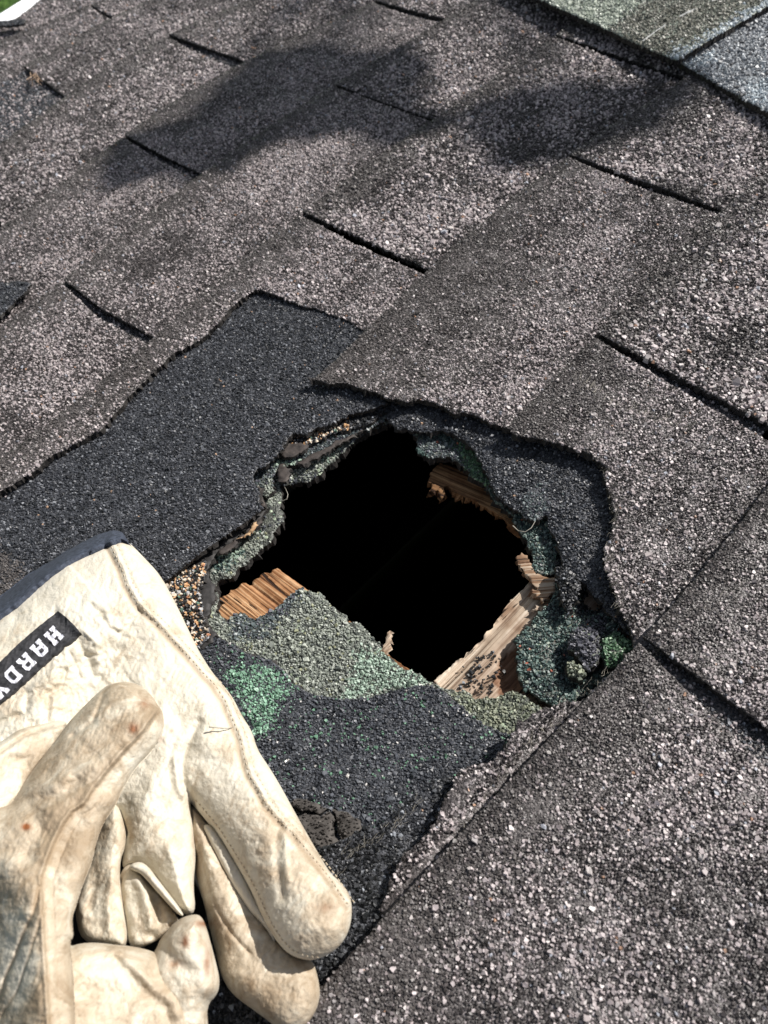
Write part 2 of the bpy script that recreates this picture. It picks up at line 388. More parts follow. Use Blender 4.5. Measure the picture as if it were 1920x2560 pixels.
# ------------------------------------------------------------------ the roof field, shingle by shingle
CURL = {1: ([(1247,1517),(1214,1525),(1164,1545),(1117,1569),(1104,1592),(1093,1622),(1053,1655),(1003,1668),(986,1688),(963,1735),(946,1772),(913,1822),(873,1855)], .0040), 0: ([(829,864),(745,839),(668,832)], .0012)}
def zcourse(j):
    def f(x, y):
        q = unwarp(x, y)
        v = q[:, 1] - j
        lift = .0018 * np.exp(-(v / .30) ** 2) * (fbm(x * 6, y * 6, 50 + j) + .22)
        if j == 1: lift = lift - .0036 / (1 + np.exp(-(v - .965) / .006)) / (1 + np.exp((v - 1.05) / .012)) / (1 + np.exp(-(q[:, 0] + 2.6) / .05)) / (1 + np.exp((q[:, 0] + .93) / .02))
        lift = lift - .0003 / (1 + np.exp(-(v - 1.10) / .02))
        if j in CURL:
            q2 = prj(np.c_[x, y, np.full(len(x), -.003)]); lift = lift + CURL[j][1] * np.exp(-pdist(q2[:, 0], q2[:, 1], CURL[j][0]) / 26)
        for s in range(-9, 9):
            if (s - j) % 2 == 1:
                di = q[:, 0] - s; lift = lift + .0007 * np.exp(-(di / .10) ** 2) * np.clip(di > -.01, 0, 1) * np.clip(1.05 - v, 0, .5) * 2 * (v > -.1)
        return -v * TH + lift + .0012 * (fbm(x * 11 + 5, y * 11, 61 + j) - .5)
    return f
def field_color(j):
    def f(x, y, px, py, r):
        q = unwarp(x, y); v = q[:, 1] - j
        n = len(x)
        c = pick('brown', n, r)
        dens = fbm(x * 26, y * 26, 3, 4); dens = .27 + 1.05 * (dens - .46)
        band = np.clip((v - .04) / .26, .05, 1) * np.clip((1.16 - v) / .30, .35, 1)
        dens = np.clip(dens * band + .035, .02, .75)
        dist = np.linalg.norm(np.c_[x, y, 0 * x] - CC, axis=1)
        m = r.random(n) < dens; c[m] = pick('pale', int(m.sum()), r)
        wide = np.where((j == 0) & (q[:, 0] < .3), .42, np.where((j == 1) & (q[:, 0] < -.1), .22, 0))
        m &= (r.random(n) > .75 * np.clip((wide + .15 - v) / .15, 0, 1)) | (wide == 0)
        c[~m] = pick('brown', int((~m).sum()), r)
        lip = (v < .17 + wide + .12 * fbm(x * 30, y * 30, 8)) & ~m & (r.random(n) < .8); c[lip] = pick('dust', int(lip.sum()), r)
        hl = v > 1.0; c[hl] = pick('char', int(hl.sum()), r)
        hl &= r.random(n) < .15; c[hl] = pick('pale', int(hl.sum()), r)
        return c
    return f
def field_keep(j, slots):
    def k(x, y, r):
        q = unwarp(x, y); v = q[:, 1] - j
        near = (q[:, 0] < .15) if j == -6 else np.zeros(len(x), bool)
        for s in slots: near |= np.abs(q[:, 0] - s) < .13
        ok = (v < 1.02) | (near & (v < 2.02))
        d = np.linalg.norm(np.c_[x, y, 0 * x] - CC, axis=1)
        p = np.clip((.60 / d) ** 1.8, .16, 1)
        if j == -6: p = np.where(v > 1, .8, p)
        return ok & (r.random(len(x)) < p)
    return k
class SizeBy:  # grains drawn larger where they are thinned out with distance
    pass
def course(j, i0, i1, label, jlow=None, jtop=None, left_tear=None, custom=None, name='roof_shingle', tear_slot_w=True):
    """strip between lattice i0 (left, x large) .. i1 with tab slots at i of the parity of the course"""
    jl = j if jlow is None else jlow; JL = jl if callable(jl) else (lambda i: jl)
    jt = j + 2.08 if jtop is None else jtop
    if custom is None:
        low = []
        sl = [i for i in range(-9, 9) if (i - j) % 2 == 1]
        i = i0 + .004
        seq = [i0 + .002]
        pts = [tuple(warp(i0 + .002, JL(i0 + .002))[0])]
        ins = sorted([s for s in sl if i0 + .01 < s < i1 - .01])
        cur = i0
        for s in ins:
            for t in np.arange(cur + .15, s - .1, .15): pts.append(tuple(warp(t, JL(t))[0]))
            wd0, wd1 = .020, .052
            pts += [tuple(warp(s - wd0, JL(s - wd0))[0]), tuple(warp(s - wd1 * .85, j + .5)[0]), tuple(warp(s - wd1, j + 1.06)[0]), tuple(warp(s, j + 1.06)[0]), tuple(warp(s, j + .5)[0]), tuple(warp(s, JL(s))[0])]
            cur = s
        for t in np.arange(cur + .15, i1 - .1, .15): pts.append(tuple(warp(t, JL(t))[0]))
        wd = .02
        pts += [tuple(warp(i1 - .020, JL(i1 - .026))[0]), tuple(warp(i1 - .044, j + .5)[0]), tuple(warp(i1 - .052, j + 1.06)[0])]
        pts += [tuple(warp(i1 - .012, j + 1.08)[0])]
        for t in np.arange(i1 - .012, i0 + .002, -.4): pts.append(tuple(warp(t, jt)[0]))
        pts.append(tuple(warp(i0 + .002, jt)[0]))
        segs = [(pts, .00035)]
    else: segs = custom
    slots_above = [i for i in range(-9, 9) if (i - j) % 2 == 0]
    q = lambda x, y: unwarp(x, y)[:, 1] - j
    def pdf(x, y):
        v = q(x, y); return np.clip((v - .05) / .3, .12, 1) * (v < 1.0) + .12 * (v >= 1.0)
    c = warp((i0 + i1) / 2, j + .7)[0]; dc = np.linalg.norm(np.r_[c, 0] - CC)
    far = dc > .78
    g = packed(.0014 if far else .00112, .0019 if far else .00128, field_color(j), keep=field_keep(j, slots_above), sz=.25, flat=.5, bright=True)
    o = sheet(name, segs, zcourse(j), TH * .96, .007, [M_FIELD, M_ASPH], grain=g, vf=q, pdf=pdf, base=np.r_[c, -.012])
    return tag(o, label, 'shingle', 'weathered shingles of the roof field')
#COURSES
def wp(*ij): return [tuple(warp(i, j)[0]) for i, j in ij]
LAB = {
 (-7,-6): 'faded shingle of the eave course at the white drip edge, left of its tab slot',
 (-7,0): 'faded shingle of the eave course behind the top edge of the photo',
 (-6,-5): 'shingle of the second course whose dark top shows bare beside the twigs',
 (-6,1): 'faded shingle in the second course from the eave, right of the small topmost slit',
 (-5,0): 'faded shingle with a lifted corner beside the pinch of dry twigs',
 (-4,-5): 'long faded shingle below the dry twigs, ending at a curved slit',
 (-4,1): 'faded shingle right of the curved slit near the top of the photo',
 (-3,-4): 'faded shingle whose pointed tab lies in the left end of the soft shadow',
 (-3,2): 'faded shingle at the top edge, right of the topmost centre slit',
 (-2,-5): 'broad grey shingle left of the soft shadow with a black slit near the left edge',
 (-2,1): 'grey shingle right of the slit in the middle of the soft shadow',
 (-1,0): 'broad grey shingle between the centre slit and the ridge cap',
 (0,1): 'grey-brown shingle at the right edge, upper of the two long right-hand slits above it',
 (1,0): 'grey-brown shingle on the right edge below the thick black slit',
 (2,-7): 'large grey-brown shingle filling the bottom right foreground',
 (2,-1): 'grey-brown shingle at the right edge above the lowest black slit'}
_e = unp(np.array([0., 94.]), np.array([57., -3.]), 0)[:, :2]; _ei = unwarp(_e[:, 0], _e[:, 1])
EJ = lambda i: _ei[0, 1] + (i - _ei[0, 0]) * (_ei[1, 1] - _ei[0, 1]) / (_ei[1, 0] - _ei[0, 0])
course(-7, -6, 0, LAB[-7,-6], jlow=EJ); course(-7, 0, 6, LAB[-7,0], jlow=EJ)
for (j, a, b) in ((-6,-5,1),(-6,1,7),(-5,0,6),(-4,-5,1),(-4,1,7),(-3,-4,2),(-3,2,8),(-2,-5,1),(-2,1,7),(-1,0,6),(0,1,7),(1,0,6),(2,-7,-1),(2,-1,5)):
    course(j, a, b, LAB[j, a], jtop=(None if (j, a) != (-2,-5) else -.80))
def rev(l): return list(reversed(l))
ZT = -.0025
TEAR_A = [(780,710),(740,688),(700,673),(650,660),(600,643),(560,630),(530,648),(500,673),(475,703),(435,738),(380,768),(350,793),(325,818),(280,863),(250,898),(220,935),(175,958),(115,993),(70,1033),(0,1073),(-80,1112),(-200,1175)]
course(-1, -4.5, 0, 'torn grey shingle left of the centre slit with its ragged lower strip', custom=[
 (wp(*[(t, -1) for t in np.arange(-4.4, -.05, .2)]) + wp((-.022,-1),(-.045,-.5),(-.05,.06),(-.012,.08),(-.012,.5),(-.35,.5),(-.5,.3)), .0003),
 (px2xy(TEAR_A, ZT), .0011), (wp((-4.4,-.7)), .0003)], name='torn_shingle')
TEAR_P = [(1084,924),(1084,919),(1056,915),(1036,902),(1003,892),(985,895),(952,880),(919,867),(895,867),(879,874),(849,870),(829,864),(799,855),(769,845),(745,839),(722,844),(692,837),(668,832)]
course(0, -1, 1, 'torn grey-brown shingle whose pointed corner hangs over the top of the hole', custom=[
 (wp(*[(t, 0) for t in np.arange(-.97, .9, .2)]) + wp((.98,0),(.955,.5),(.95,1.06),(.988,1.08),(.988,1.9),(.4,1.9),(-.1,1.85)) + list(px2xy([(1480,1180),(1400,1200),(1352,1200),(1362,1150),(1355,1060),(1335,1005),(1290,965),(1215,940),(1150,925)], ZT)), .0003),
 (px2xy(TEAR_P, -.0035), .0010)], name='torn_shingle')
TEAR_C = [(1086,935),(1113,952),(1156,959),(1213,969),(1256,979),(1279,995),(1303,1009),(1306,1045),(1323,1095),(1326,1119),(1316,1162),(1306,1205),(1314,1249),(1330,1292),(1347,1335),(1364,1372),(1374,1395),(1364,1422),(1320,1449),(1281,1482),(1247,1517),(1214,1525),(1164,1545),(1117,1569),(1104,1592),(1093,1622),(1053,1655),(1003,1668),(986,1688),(963,1735),(946,1772),(913,1822),(873,1855),(840,1915),(826,1948),(818,1990),(760,2075),(690,2170),(600,2290)]
course(1, -3, 0, 'torn grey-brown shingle wrapping the right rim of the hole down to its bottom edge', custom=[
 (wp(*[(t, 1) for t in np.arange(-.68, -.05, .15)]) + wp((-.022,1),(-.045,1.5),(-.05,2.06),(-.012,2.08),(-.012,3.05),(-1,3.05),(-2,3.05),(-3,3.05),(-3.1,2.6)), .0003),
 (px2xy(rev(TEAR_C), -.0035), .0014)], name='torn_shingle')
# ------------------------------------------------------------------ hip caps
def capz(z0, pa, pb, sl):
    a, b = px2xy([pa, pb], z0); d = (b - a) / np.linalg.norm(b - a); nrm = np.array([-d[1], d[0]])
    c = px2xy([(1659, 0)], z0)[0]
    if (c - a) @ nrm < 0: nrm = -nrm
    def f(x, y):
        t = (x - a[0]) * nrm[0] + (y - a[1]) * nrm[1]
        return z0 + .0016 * np.clip(1 - t / .02, -1, 1) * -1 + np.minimum(t, .12) * sl - np.clip(t - .12, 0, 1) * .75 + .001 * fbm(x * 20, y * 20, 5)
    return f
PAL['capg'] = ([(.31,.345,.295),(.42,.46,.39),(.52,.56,.48),(.64,.67,.6),(.10,.11,.10)], [.24,.3,.22,.12,.12])
PAL['capb'] = ([(.21,.22,.235),(.34,.355,.375),(.46,.48,.50),(.62,.64,.66),(.08,.08,.085)], [.25,.3,.22,.1,.13])
PAL['capw'] = ([(.5,.56,.6),(.62,.66,.68),(.35,.4,.44),(.15,.17,.19)], [.3,.3,.25,.15])
PAL['capd'] = ([(.13,.13,.11),(.19,.19,.16),(.25,.245,.205),(.33,.32,.28)], [.35,.35,.2,.1])
c1z = capz(.0125, (1175,0), (1460,128), .03)
capcol = region_colors('capg', [([(1310,60),(1400,10),(1480,-60),(2000,-300),(2000,-100),(1659,28),(1470,134),(1420,120)], 'capd'), ([(1425,122),(1455,132),(1560,82),(1680,14),(1900,-90),(1900,-110),(1660,-8),(1540,66)], 'capw')], 4)
cap1 = sheet('hip_cap_shingle', [(px2xy([(1100,-35),(1175,0),(1320,65),(1440,120),(1462,129)], .0125), .0006), (px2xy([(1560,80),(1659,25),(1850,-75)], .0125), .0004), (px2xy([(1750,-350),(1300,-320)], .0125), .0003)], c1z, .004, .008, [M_CAPG, M_ASPH],
      grain=packed(.0019, .0022, capcol, sz=.25, flat=.5))
tag(cap1, 'pale green hip cap shingle with a thin white line, overlapping its neighbour', 'shingle', 'hip caps')
c2z = capz(.0065, (1440,118), (1659,240), .03)
cap2 = sheet('hip_cap_shingle', [(px2xy([(1440,118),(1540,172),(1659,240),(1800,320)], .0065), .0006), (px2xy([(2100,150),(1900,-160),(1659,-5),(1540,50)], .0065), .0003)], c2z, .004, .008, [M_CAPB, M_ASPH],
      grain=packed(.0019, .0022, region_colors('capb', [([(1440,110),(1500,150),(1560,120),(1480,105)], 'capw'), ([(1600,190),(1659,160),(1700,260),(1640,235)], 'capw')], 9), sz=.25, flat=.5))
tag(cap2, 'blue-grey hip cap shingle at the right edge, tucked under the pale green one', 'shingle', 'hip caps')
ln = px2xy([(1388,85),(1420,66),(1462,45),(1536,13),(1588,-8),(1640,-30)], .0142)
def strip_mesh(pts, w, zf, th=.0006, seed=1):
    pts = np.asarray(pts); r = np.random.default_rng(seed); P = []
    for a, b in zip(pts[:-1], pts[1:]):
        m = max(1, int(np.linalg.norm(b - a) / .002)); t = np.arange(m) / m; P.append(a + (b - a) * t[:, None])
    P = np.vstack(P); d = np.gradient(P, axis=0); d /= np.linalg.norm(d, axis=1)[:, None] + 1e-9; n = np.c_[-d[:, 1], d[:, 0]]
    keep = fbm(np.arange(len(P)) * .27, 0 * P[:, 0], seed, 2) > .36
    V = []; F = []
    wv = w * (.25 + 1.3 * fbm(np.arange(len(P)) * .21, 0 * P[:, 0] + 3, seed + 1, 2) ** 2 * 1.8)
    for k in range(len(P)):
        l = P[k] + n[k] * wv[k]; rr = P[k] - n[k] * wv[k]
        z1 = zf(l[:1], l[1:])[0]; z2 = zf(rr[:1], rr[1:])[0]; b = len(V)
        V += [(l[0], l[1], z1 + th), (rr[0], rr[1], z2 + th), (l[0], l[1], z1 - th), (rr[0], rr[1], z2 - th)]
        if k and keep[k] and keep[k - 1]: F += [(b-4,b-3,b+1,b),(b-2,b-4,b,b+2),(b-3,b-1,b+3,b+1)]
    return np.array(V), np.array(F)
V, F = strip_mesh(ln, .0006, lambda x, y: c1z(np.asarray(x), np.asarray(y)) + .0009, seed=5)
mesh_obj('sealant_line', V, F, [plain('weathered_white_sealant', (.38, .39, .38), .8, .0004, 400, (.62, .63, .62))], parent=cap1)
#HOLE
Z1 = lambda x, y: -.0045 - TH * np.maximum(unwarp(x, y)[:, 1], 0) + .0006 * (fbm(x * 40, y * 40, 71) - .5)
def flatz(z, a=.0008, sc=45, s=0): return lambda x, y: z + a * 2 * (fbm(x * sc, y * sc, s, 3) - .5)
GR_D = lambda pal='char', regs=(), p=.00108, s=.00128: packed(p, s, region_colors(pal, regs), sz=.28, flat=.55)
RIM1 = [(831,866),(829,872),(815,879),(765,892),(732,909),(699,922),(665,937),(632,939),(619,955),(599,985),(579,1004),(555,1015),(547,1032),(559,1059),(560,1085),(569,1097)]
d1 = sheet('torn_shingle', [
  (px2xy([(-250,1180),(-80,1085),(70,1005),(220,905),(350,765),(475,675),(540,605),(600,615),(700,645),(800,695),(795,740),(750,800),(790,820),(840,842)], -.005), .0003),
  (px2xy(RIM1, -.0055), .0012),
  (px2xy([(532,1129),(499,1152),(432,1199),(370,1250),(300,1290),(150,1400),(-250,1600)], -.0065), .0004)],
  Z1, .0026, .004, [M_CHAR, M_ASPH], grain=GR_D('char', [([(-50,1180),(22,1196),(58,1250),(30,1290),(-50,1300)], 'dust')]))
tag(d1, 'unfaded charcoal shingle laid bare left of the hole above the glove cuff', 'shingle', 'torn shingles around the hole')
RIM2 = [(829,869),(833,885),(839,912),(859,927),(896,929),(946,932),(979,935),(1003,949),(1026,975),(1043,1005),(1056,1039),(1069,1065),(1096,1089),(1129,1112),(1156,1125),(1179,1112),(1186,1139),(1206,1172),(1216,1225),(1227,1239),(1264,1259),(1291,1289),(1314,1325),(1347,1359),(1374,1379)]
def z2(x, y):
    q = prj(np.c_[x, y, np.full(len(x), -.0095)]); d = pdist(q[:, 0], q[:, 1], RIM2)
    return -.0093 - .0022 * np.exp(-d / 22) + .0008 * (fbm(x * 60, y * 60, 72) - .5)
d2 = sheet('torn_shingle', [(px2xy(RIM2, -.011), .0011), (px2xy([(1400,1392),(1385,1340),(1352,1260),(1345,1200),(1356,1130),(1352,1060),(1332,1000),(1262,955),(1160,932),(1095,898),(1040,878),(960,855),(900,842),(850,850),(832,856)], -.0095), .0003)],
  z2, .0028, .0035, [M_CHAR, M_ASPH], grain=GR_D('char', [([(1130,1070),(1190,1060),(1190,1120),(1150,1120)], 'blue')]))
tag(d2, 'unfaded charcoal shingle flap curving along the upper right rim of the hole', 'shingle', 'torn shingles around the hole')
hb = sheet('torn_shingle', [(px2xy([(745,1822),(786,1795),(829,1785),(873,1745),(899,1722),(936,1695),(976,1682),(1012,1672)], -.0085), .0012),
  (px2xy([(1045,1690),(1010,1760),(930,1850),(880,1930),(860,1990),(790,2090),(710,2190),(600,2330),(380,2300),(450,1950),(600,1850),(700,1835)], -.0085), .0003)],
  lambda x, y: flatz(-.0082, .0008, 40, 74)(x, y) + .0050 * np.exp(-pdist(*prj(np.c_[x, y, np.full(len(x), -.007)]).T, [(700,1850),(745,1822),(786,1795),(829,1785),(873,1745),(899,1722),(936,1695)]) / 30), .003, .004, [M_CHAR, M_ASPH], grain=GR_D('black', [([(870,1740),(930,1700),(950,1760),(900,1830),(860,1800)], 'char')], .0011, .0014))
tag(hb, 'black shingle strip below the hole between the glove fingertip and the faded strip', 'shingle', 'torn shingles around the hole')
DGTOP = [(440,1378),(469,1379),(505,1392),(532,1412),(579,1425),(612,1445),(629,1475),(655,1489),(692,1505),(745,1512),(819,1502),(862,1489),(900,1481),(930,1481),(960,1493),(997,1525),(1037,1559),(1077,1579),(1104,1586)]
GPATCH = [(532,1429),(502,1435),(480,1449),(515,1512),(560,1590),(600,1545),(616,1508),(640,1486),(600,1462),(570,1440)]
dg = sheet('old_shingle', [(px2xy(DGTOP, -.0135), .0007), (px2xy([(1135,1600),(1080,1680),(1000,1730),(900,1800),(780,1840),(640,1810),(500,1660),(360,1450),(380,1370)], -.0135), .0003)],
  flatz(-.0134, .0007, 30, 75), .0028, .004, [M_CHAR, M_ASPH], grain=GR_D('dg', [(GPATCH, 'green')]))
tag(dg, 'slate grey old shingle with green speckles and one green patch, below the hole', 'shingle', 'old shingle layers exposed by the hole')
RIMO = [(842,909),(789,932),(752,965),(715,999),(685,1025),(665,1039),(632,1042),(605,1045),(607,1092),(612,1115),(599,1139),(579,1172),(555,1189),(532,1216),(512,1229),(502,1245),(472,1255),(465,1269),(470,1289),(465,1319),(489,1339),(502,1325),(519,1320),(532,1329),(552,1337),(575,1322),(599,1305),(629,1279),(645,1269),(665,1275),(692,1279),(705,1295),(729,1319),(759,1342),(779,1347),(799,1372),(819,1385),(835,1415),(865,1439),(892,1452),(930,1469),(940,1475),(964,1487),(990,1492),(1010,1492),(1027,1509),(1050,1502),(1077,1505),(1097,1492),(1117,1492),(1140,1505),(1164,1525),(1178,1541)]
def zo(x, y):
    q = prj(np.c_[x, y, np.full(len(x), -.018)])
    d = pdist(q[:, 0], q[:, 1], RIMO)
    return -.0178 + .003 * (fbm(x * 50, y * 50, 76, 3) - .5) - .0012 * np.exp(-d / 12)
old = sheet('old_shingle', [(px2xy(RIMO, -.018), .0011), (px2xy([(1215,1570),(1170,1650),(1000,1720),(800,1820),(600,1850),(380,1600),(300,1350),(320,1150),(450,950),(650,850),(850,850)], -.018), .0004)],
  zo, .0045, .003, [M_OLD, M_ASPH], grain=packed(.00108, .00138, region_colors('sage', [
   ([(765,1455),(779,1400),(836,1405),(900,1452),(935,1482),(860,1492),(800,1504),(740,1510)], 'mint'),
   ([(485,1318),(530,1318),(575,1325),(640,1262),(670,1275),(640,1300),(612,1340),(560,1385),(500,1375)], 'blue'),
   ([(960,1480),(1060,1495),(1100,1488),(1180,1545),(1100,1600),(1010,1545)], 'ygreen'),
   ([(448,1225),(470,1195),(510,1185),(530,1200),(505,1222),(470,1240)], 'teal'), ([(455,1215),(480,1185),(520,1180),(500,1215)], 'mint'),
   ([(700,925),(850,890),(850,960),(740,975)], 'blue'), ([(600,1040),(700,1030),(690,1060),(600,1060)], 'dg'), ([(545,1095),(625,1095),(620,1130),(560,1150)], 'dg'),
   ([(665,990),(730,980),(740,960),(700,1000)], 'mint')], 7), sz=.27, flat=.6, lift=.2, keep=lambda x, y, r: (r.random(len(x)) < .96) & ((fbm(x * 130, y * 130, 97) > .40) | (prj(np.c_[x, y, np.full(len(x), -.018)])[:, 1] > 1300))))
tag(old, 'sage green old shingle forming the left and lower lip of the hole', 'shingle', 'old shingle layers exposed by the hole')
l3 = sheet('old_shingle', [(px2xy([(845,895),(799,930),(752,945),(699,972),(645,999),(605,1012),(588,1035),(590,1060),(575,1075)], -.0135), .0011), (px2xy([(545,1060),(520,1000),(600,900),(700,860),(840,850)], -.0135), .0004)],
  flatz(-.0135, .001, 50, 77), .0028, .003, [M_OLD, M_ASPH], grain=packed(.0011, .0014, region_colors('blue', [([(590,1000),(640,985),(650,1015),(600,1020)], 'mint'), ([(560,1040),(600,1040),(590,1090),(560,1080)], 'sage')], 6), sz=.28))
tag(l3, 'thin grey-green old shingle edge along the upper left rim, one layer above the lowest', 'shingle', 'old shingle layers exposed by the hole')
l2 = sheet('old_shingle', [(px2xy([(838,885),(792,918),(732,932),(665,962),(630,975),(612,985)], -.0105), .0011), (px2xy([(590,985),(600,930),(700,870),(830,850)], -.0105), .0004)],
  flatz(-.0105, .0006, 50, 78), .0022, .003, [M_CHAR, M_ASPH], grain=packed(.0011, .0014, region_colors('orange', [([(735,900),(850,860),(850,930),(760,930)], 'black')], 6), keep=lambda x, y, r: r.random(len(x)) < .8, sz=.3))
tag(l2, 'thin old shingle edge with cream and orange grains just under the charcoal rim', 'shingle', 'old shingle layers exposed by the hole')
fe = sheet('roofing_felt', [(px2xy([(575,1095),(584,1098),(560,1125),(522,1150),(497,1172),(470,1190),(458,1212),(447,1235),(455,1250),(466,1262),(464,1290),(452,1320),(452,1350),(466,1372),(462,1388),(440,1402)], -.012), .0012), (px2xy([(380,1380),(320,1250),(400,1170),(500,1090)], -.012), .0003)],
  flatz(-.012, .0011, 60, 79), .002, .003, [M_FELT, M_ASPH])
tag(fe, 'torn black roofing felt between the charcoal shingle and the green lip, left of the hole', 'roofing felt')
orr = sheet('old_shingle', [(px2xy([(425,1222),(445,1208),(447,1220),(443,1252),(429,1279),(441,1309),(441,1335),(453,1365),(452,1378),(436,1392)], -.0105), .0011), (px2xy([(380,1420),(320,1330),(320,1270),(369,1245),(405,1232)], -.0105), .0004)],
  flatz(-.0105, .0008, 60, 80), .0014, .003, [M_CHAR, M_ASPH], grain=packed(.0012, .0016, region_colors('orange', [], 4), sz=.28, flat=.7, keep=lambda x, y, r: r.random(len(x)) < .92))
tag(orr, 'patch of orange and cream grained old shingle beside the glove edge', 'shingle', 'old shingle layers exposed by the hole')
TRIM = [(892,930),(903,960),(905,982),(935,992),(965,985),(1000,1004),(1020,1028),(1050,1050),(1075,1085),(1105,1110),(1119,1142),(1140,1165),(1150,1190),(1154,1215),(1149,1236),(1175,1243),(1200,1238),(1203,1262),(1190,1300),(1154,1335),(1110,1379),(1124,1405),(1117,1452),(1130,1492),(1164,1505),(1184,1519),(1200,1529),(1247,1512),(1281,1478),(1320,1452),(1370,1428)]
def zt(x, y):
    q = prj(np.c_[x, y, np.full(len(x), -.018)])
    pit = np.exp(-(((q[:, 0] - 1285) / 32) ** 2 + ((q[:, 1] - 1290) / 36) ** 2)) + .7 * np.exp(-(((q[:, 0] - 1222) / 14) ** 2 + ((q[:, 1] - 1440) / 34) ** 2)) + .6 * np.exp(-(((q[:, 0] - 1265) / 30) ** 2 + ((q[:, 1] - 1485) / 14) ** 2))
    return -.0180 + .0055 * (fbm(x * 55, y * 55, 81, 4) - .5) - .008 * pit
tl = sheet('old_shingle', [(px2xy(TRIM, -.018), .0014), (px2xy([(1410,1400),(1410,1250),(1370,1050),(1250,950),(1000,890)], -.015), .0004)],
  zt, .0045, .0028, [M_OLD, M_ASPH], grain=packed(.00108, .0014, region_colors('teal', [([(980,950),(1020,960),(1070,1050),(1050,1060),(1010,1020)], 'dgreen'), ([(880,930),(985,960),(1000,1000),(900,990)], 'blue'), ([(1240,1360),(1300,1330),(1330,1400),(1290,1440),(1230,1410)], 'purple'), ([(1110,1150),(1160,1150),(1190,1240),(1150,1240)], 'teal'), ([(1190,1180),(1300,1200),(1320,1330),(1230,1330)], 'black')], 7), sz=.3, flat=.6, lift=.2))
tag(tl, 'crumpled teal green old shingle heaped in the right corner of the hole', 'shingle', 'old shingle layers exposed by the hole')
def lump(name, poly, z, th, pal, label, bump=.003, parent=None, mat=None, p=.0011, s=.0015):
    xy = px2xy(poly, z); c = xy.mean(0)
    def f(x, y):
        q = prj(np.c_[x, y, np.full(len(x), z)]); d = pdist(q[:, 0], q[:, 1], poly, True)
        return z + bump * (np.sqrt(np.clip(d / 22, 0, 1)) - .6) + .002 * (fbm(x * 90, y * 90, int(z * 1e5) % 97, 3) - .5)
    g = packed(p, s, region_colors(pal, []), sz=.28, flat=.7, lift=.2) if pal else None
    o = sheet(name, [(xy, .0008)], f, th, .002, [mat or M_OLD, M_ASPH], grain=g, parent=parent)
    if not parent: tag(o, label, 'shingle piece', 'broken bits in the right corner of the hole')
    return o
lump('shingle_piece', [(1234,1372),(1251,1352),(1291,1362),(1299,1399),(1292,1430),(1272,1443),(1240,1414),(1226,1399)], -.0095, .006, 'purple', 'purple-grey crumpled shingle lump between the teal heap and the green corner')
lump('shingle_piece', [(1300,1382),(1331,1362),(1368,1386),(1374,1420),(1336,1442),(1307,1444),(1296,1412)], -.0105, .006, 'dgreen', 'bright green rounded shingle lump at the extreme right corner of the hole')
lump('shingle_piece', [(1222,1434),(1234,1425),(1257,1437),(1268,1456),(1257,1470),(1231,1458)], -.0098, .005, 'ygreen', 'small pale yellow-green shingle crumb in the dark recess of the right corner')
lump('shingle_piece', [(1201,1222),(1231,1226),(1254,1250),(1248,1292),(1228,1326),(1214,1306),(1204,1259)], -.0095, .003, 'black', 'dark triangular shingle shard hanging below the charcoal flap', mat=M_CHAR)
for k, (pl, lb) in enumerate([([(640,1722),(672,1730),(705,1745),(690,1758),(652,1752),(610,1740)], 'brown crumbly asphalt lump nearest the bright edge of the glove'),
   ([(655,1756),(692,1762),(712,1750),(722,1770),(720,1800),(735,1825),(712,1842),(660,1830),(620,1770)], 'larger brown crumbly asphalt lump right beside the glove fingertip seam'),
   ([(716,1745),(748,1752),(776,1768),(784,1792),(762,1806),(742,1822),(728,1800),(724,1765)], 'brown crumbly asphalt lump touching the slate grey shingle')]):
    o = lump('asphalt_lump', pl, -.0092 + .0003 * k, .006, 'dust', lb, mat=M_LUMP, bump=.002, p=.0016, s=.0012); o['category'] = 'asphalt lump'; o['group'] = 'crumbled asphalt lumps by the glove'
M_SCRAP = plain('brown_felt_scrap', (.022, .018, .017), .8, .0008, 240, (.085, .070, .062))
for pl, z_, lb in (([(597,1016),(604,1001),(618,1004),(630,1012),(626,1034),(612,1042),(599,1040)], -.0125, 'brown crumbled felt block perched on the upper left rim'),
  ([(601,967),(612,954),(640,956),(668,962),(652,978),(632,986),(608,984)], -.0088, 'dark grey triangular felt scrap under the upper left rim'),
  ([(640,1000),(668,985),(705,968),(760,938),(790,922),(784,930),(735,962),(694,985),(655,1006)], -.0122, 'long thin felt sliver between two old layers at the upper left rim'),
  ([(552,1052),(560,1050),(566,1078),(572,1092),(562,1090),(556,1074)], -.0085, 'short brown felt sliver at the leftmost corner of the rim'),
  ([(470,1196),(498,1172),(530,1146),(560,1120),(566,1128),(548,1146),(520,1164),(500,1184),(480,1200)], -.0105, 'brown felt strip peeling along the lower left rim above the glove')):
    o = sheet('felt_scrap', [(px2xy(pl, z_), .0012)], flatz(z_, .0012, 70, 99), .0016, .002, [M_SCRAP, M_ASPH]); tag(o, lb, 'felt scrap', 'torn felt scraps on the left rim')
M_SLIV = plain('pale_wood_fibre', (.25, .13, .06), .8, .0005, 300, (.55, .40, .24))
o = sheet('wood_splinter', [(px2xy([(517,1164),(535,1150),(545,1130),(554,1127),(550,1146),(538,1158)], -.0095), .0010)], flatz(-.0095, .0006, 70, 98), .001, .002, [M_SLIV, M_SLIV]); tag(o, 'tiny pale orange wood splinter lying on the lower left rim', 'wood splinter')
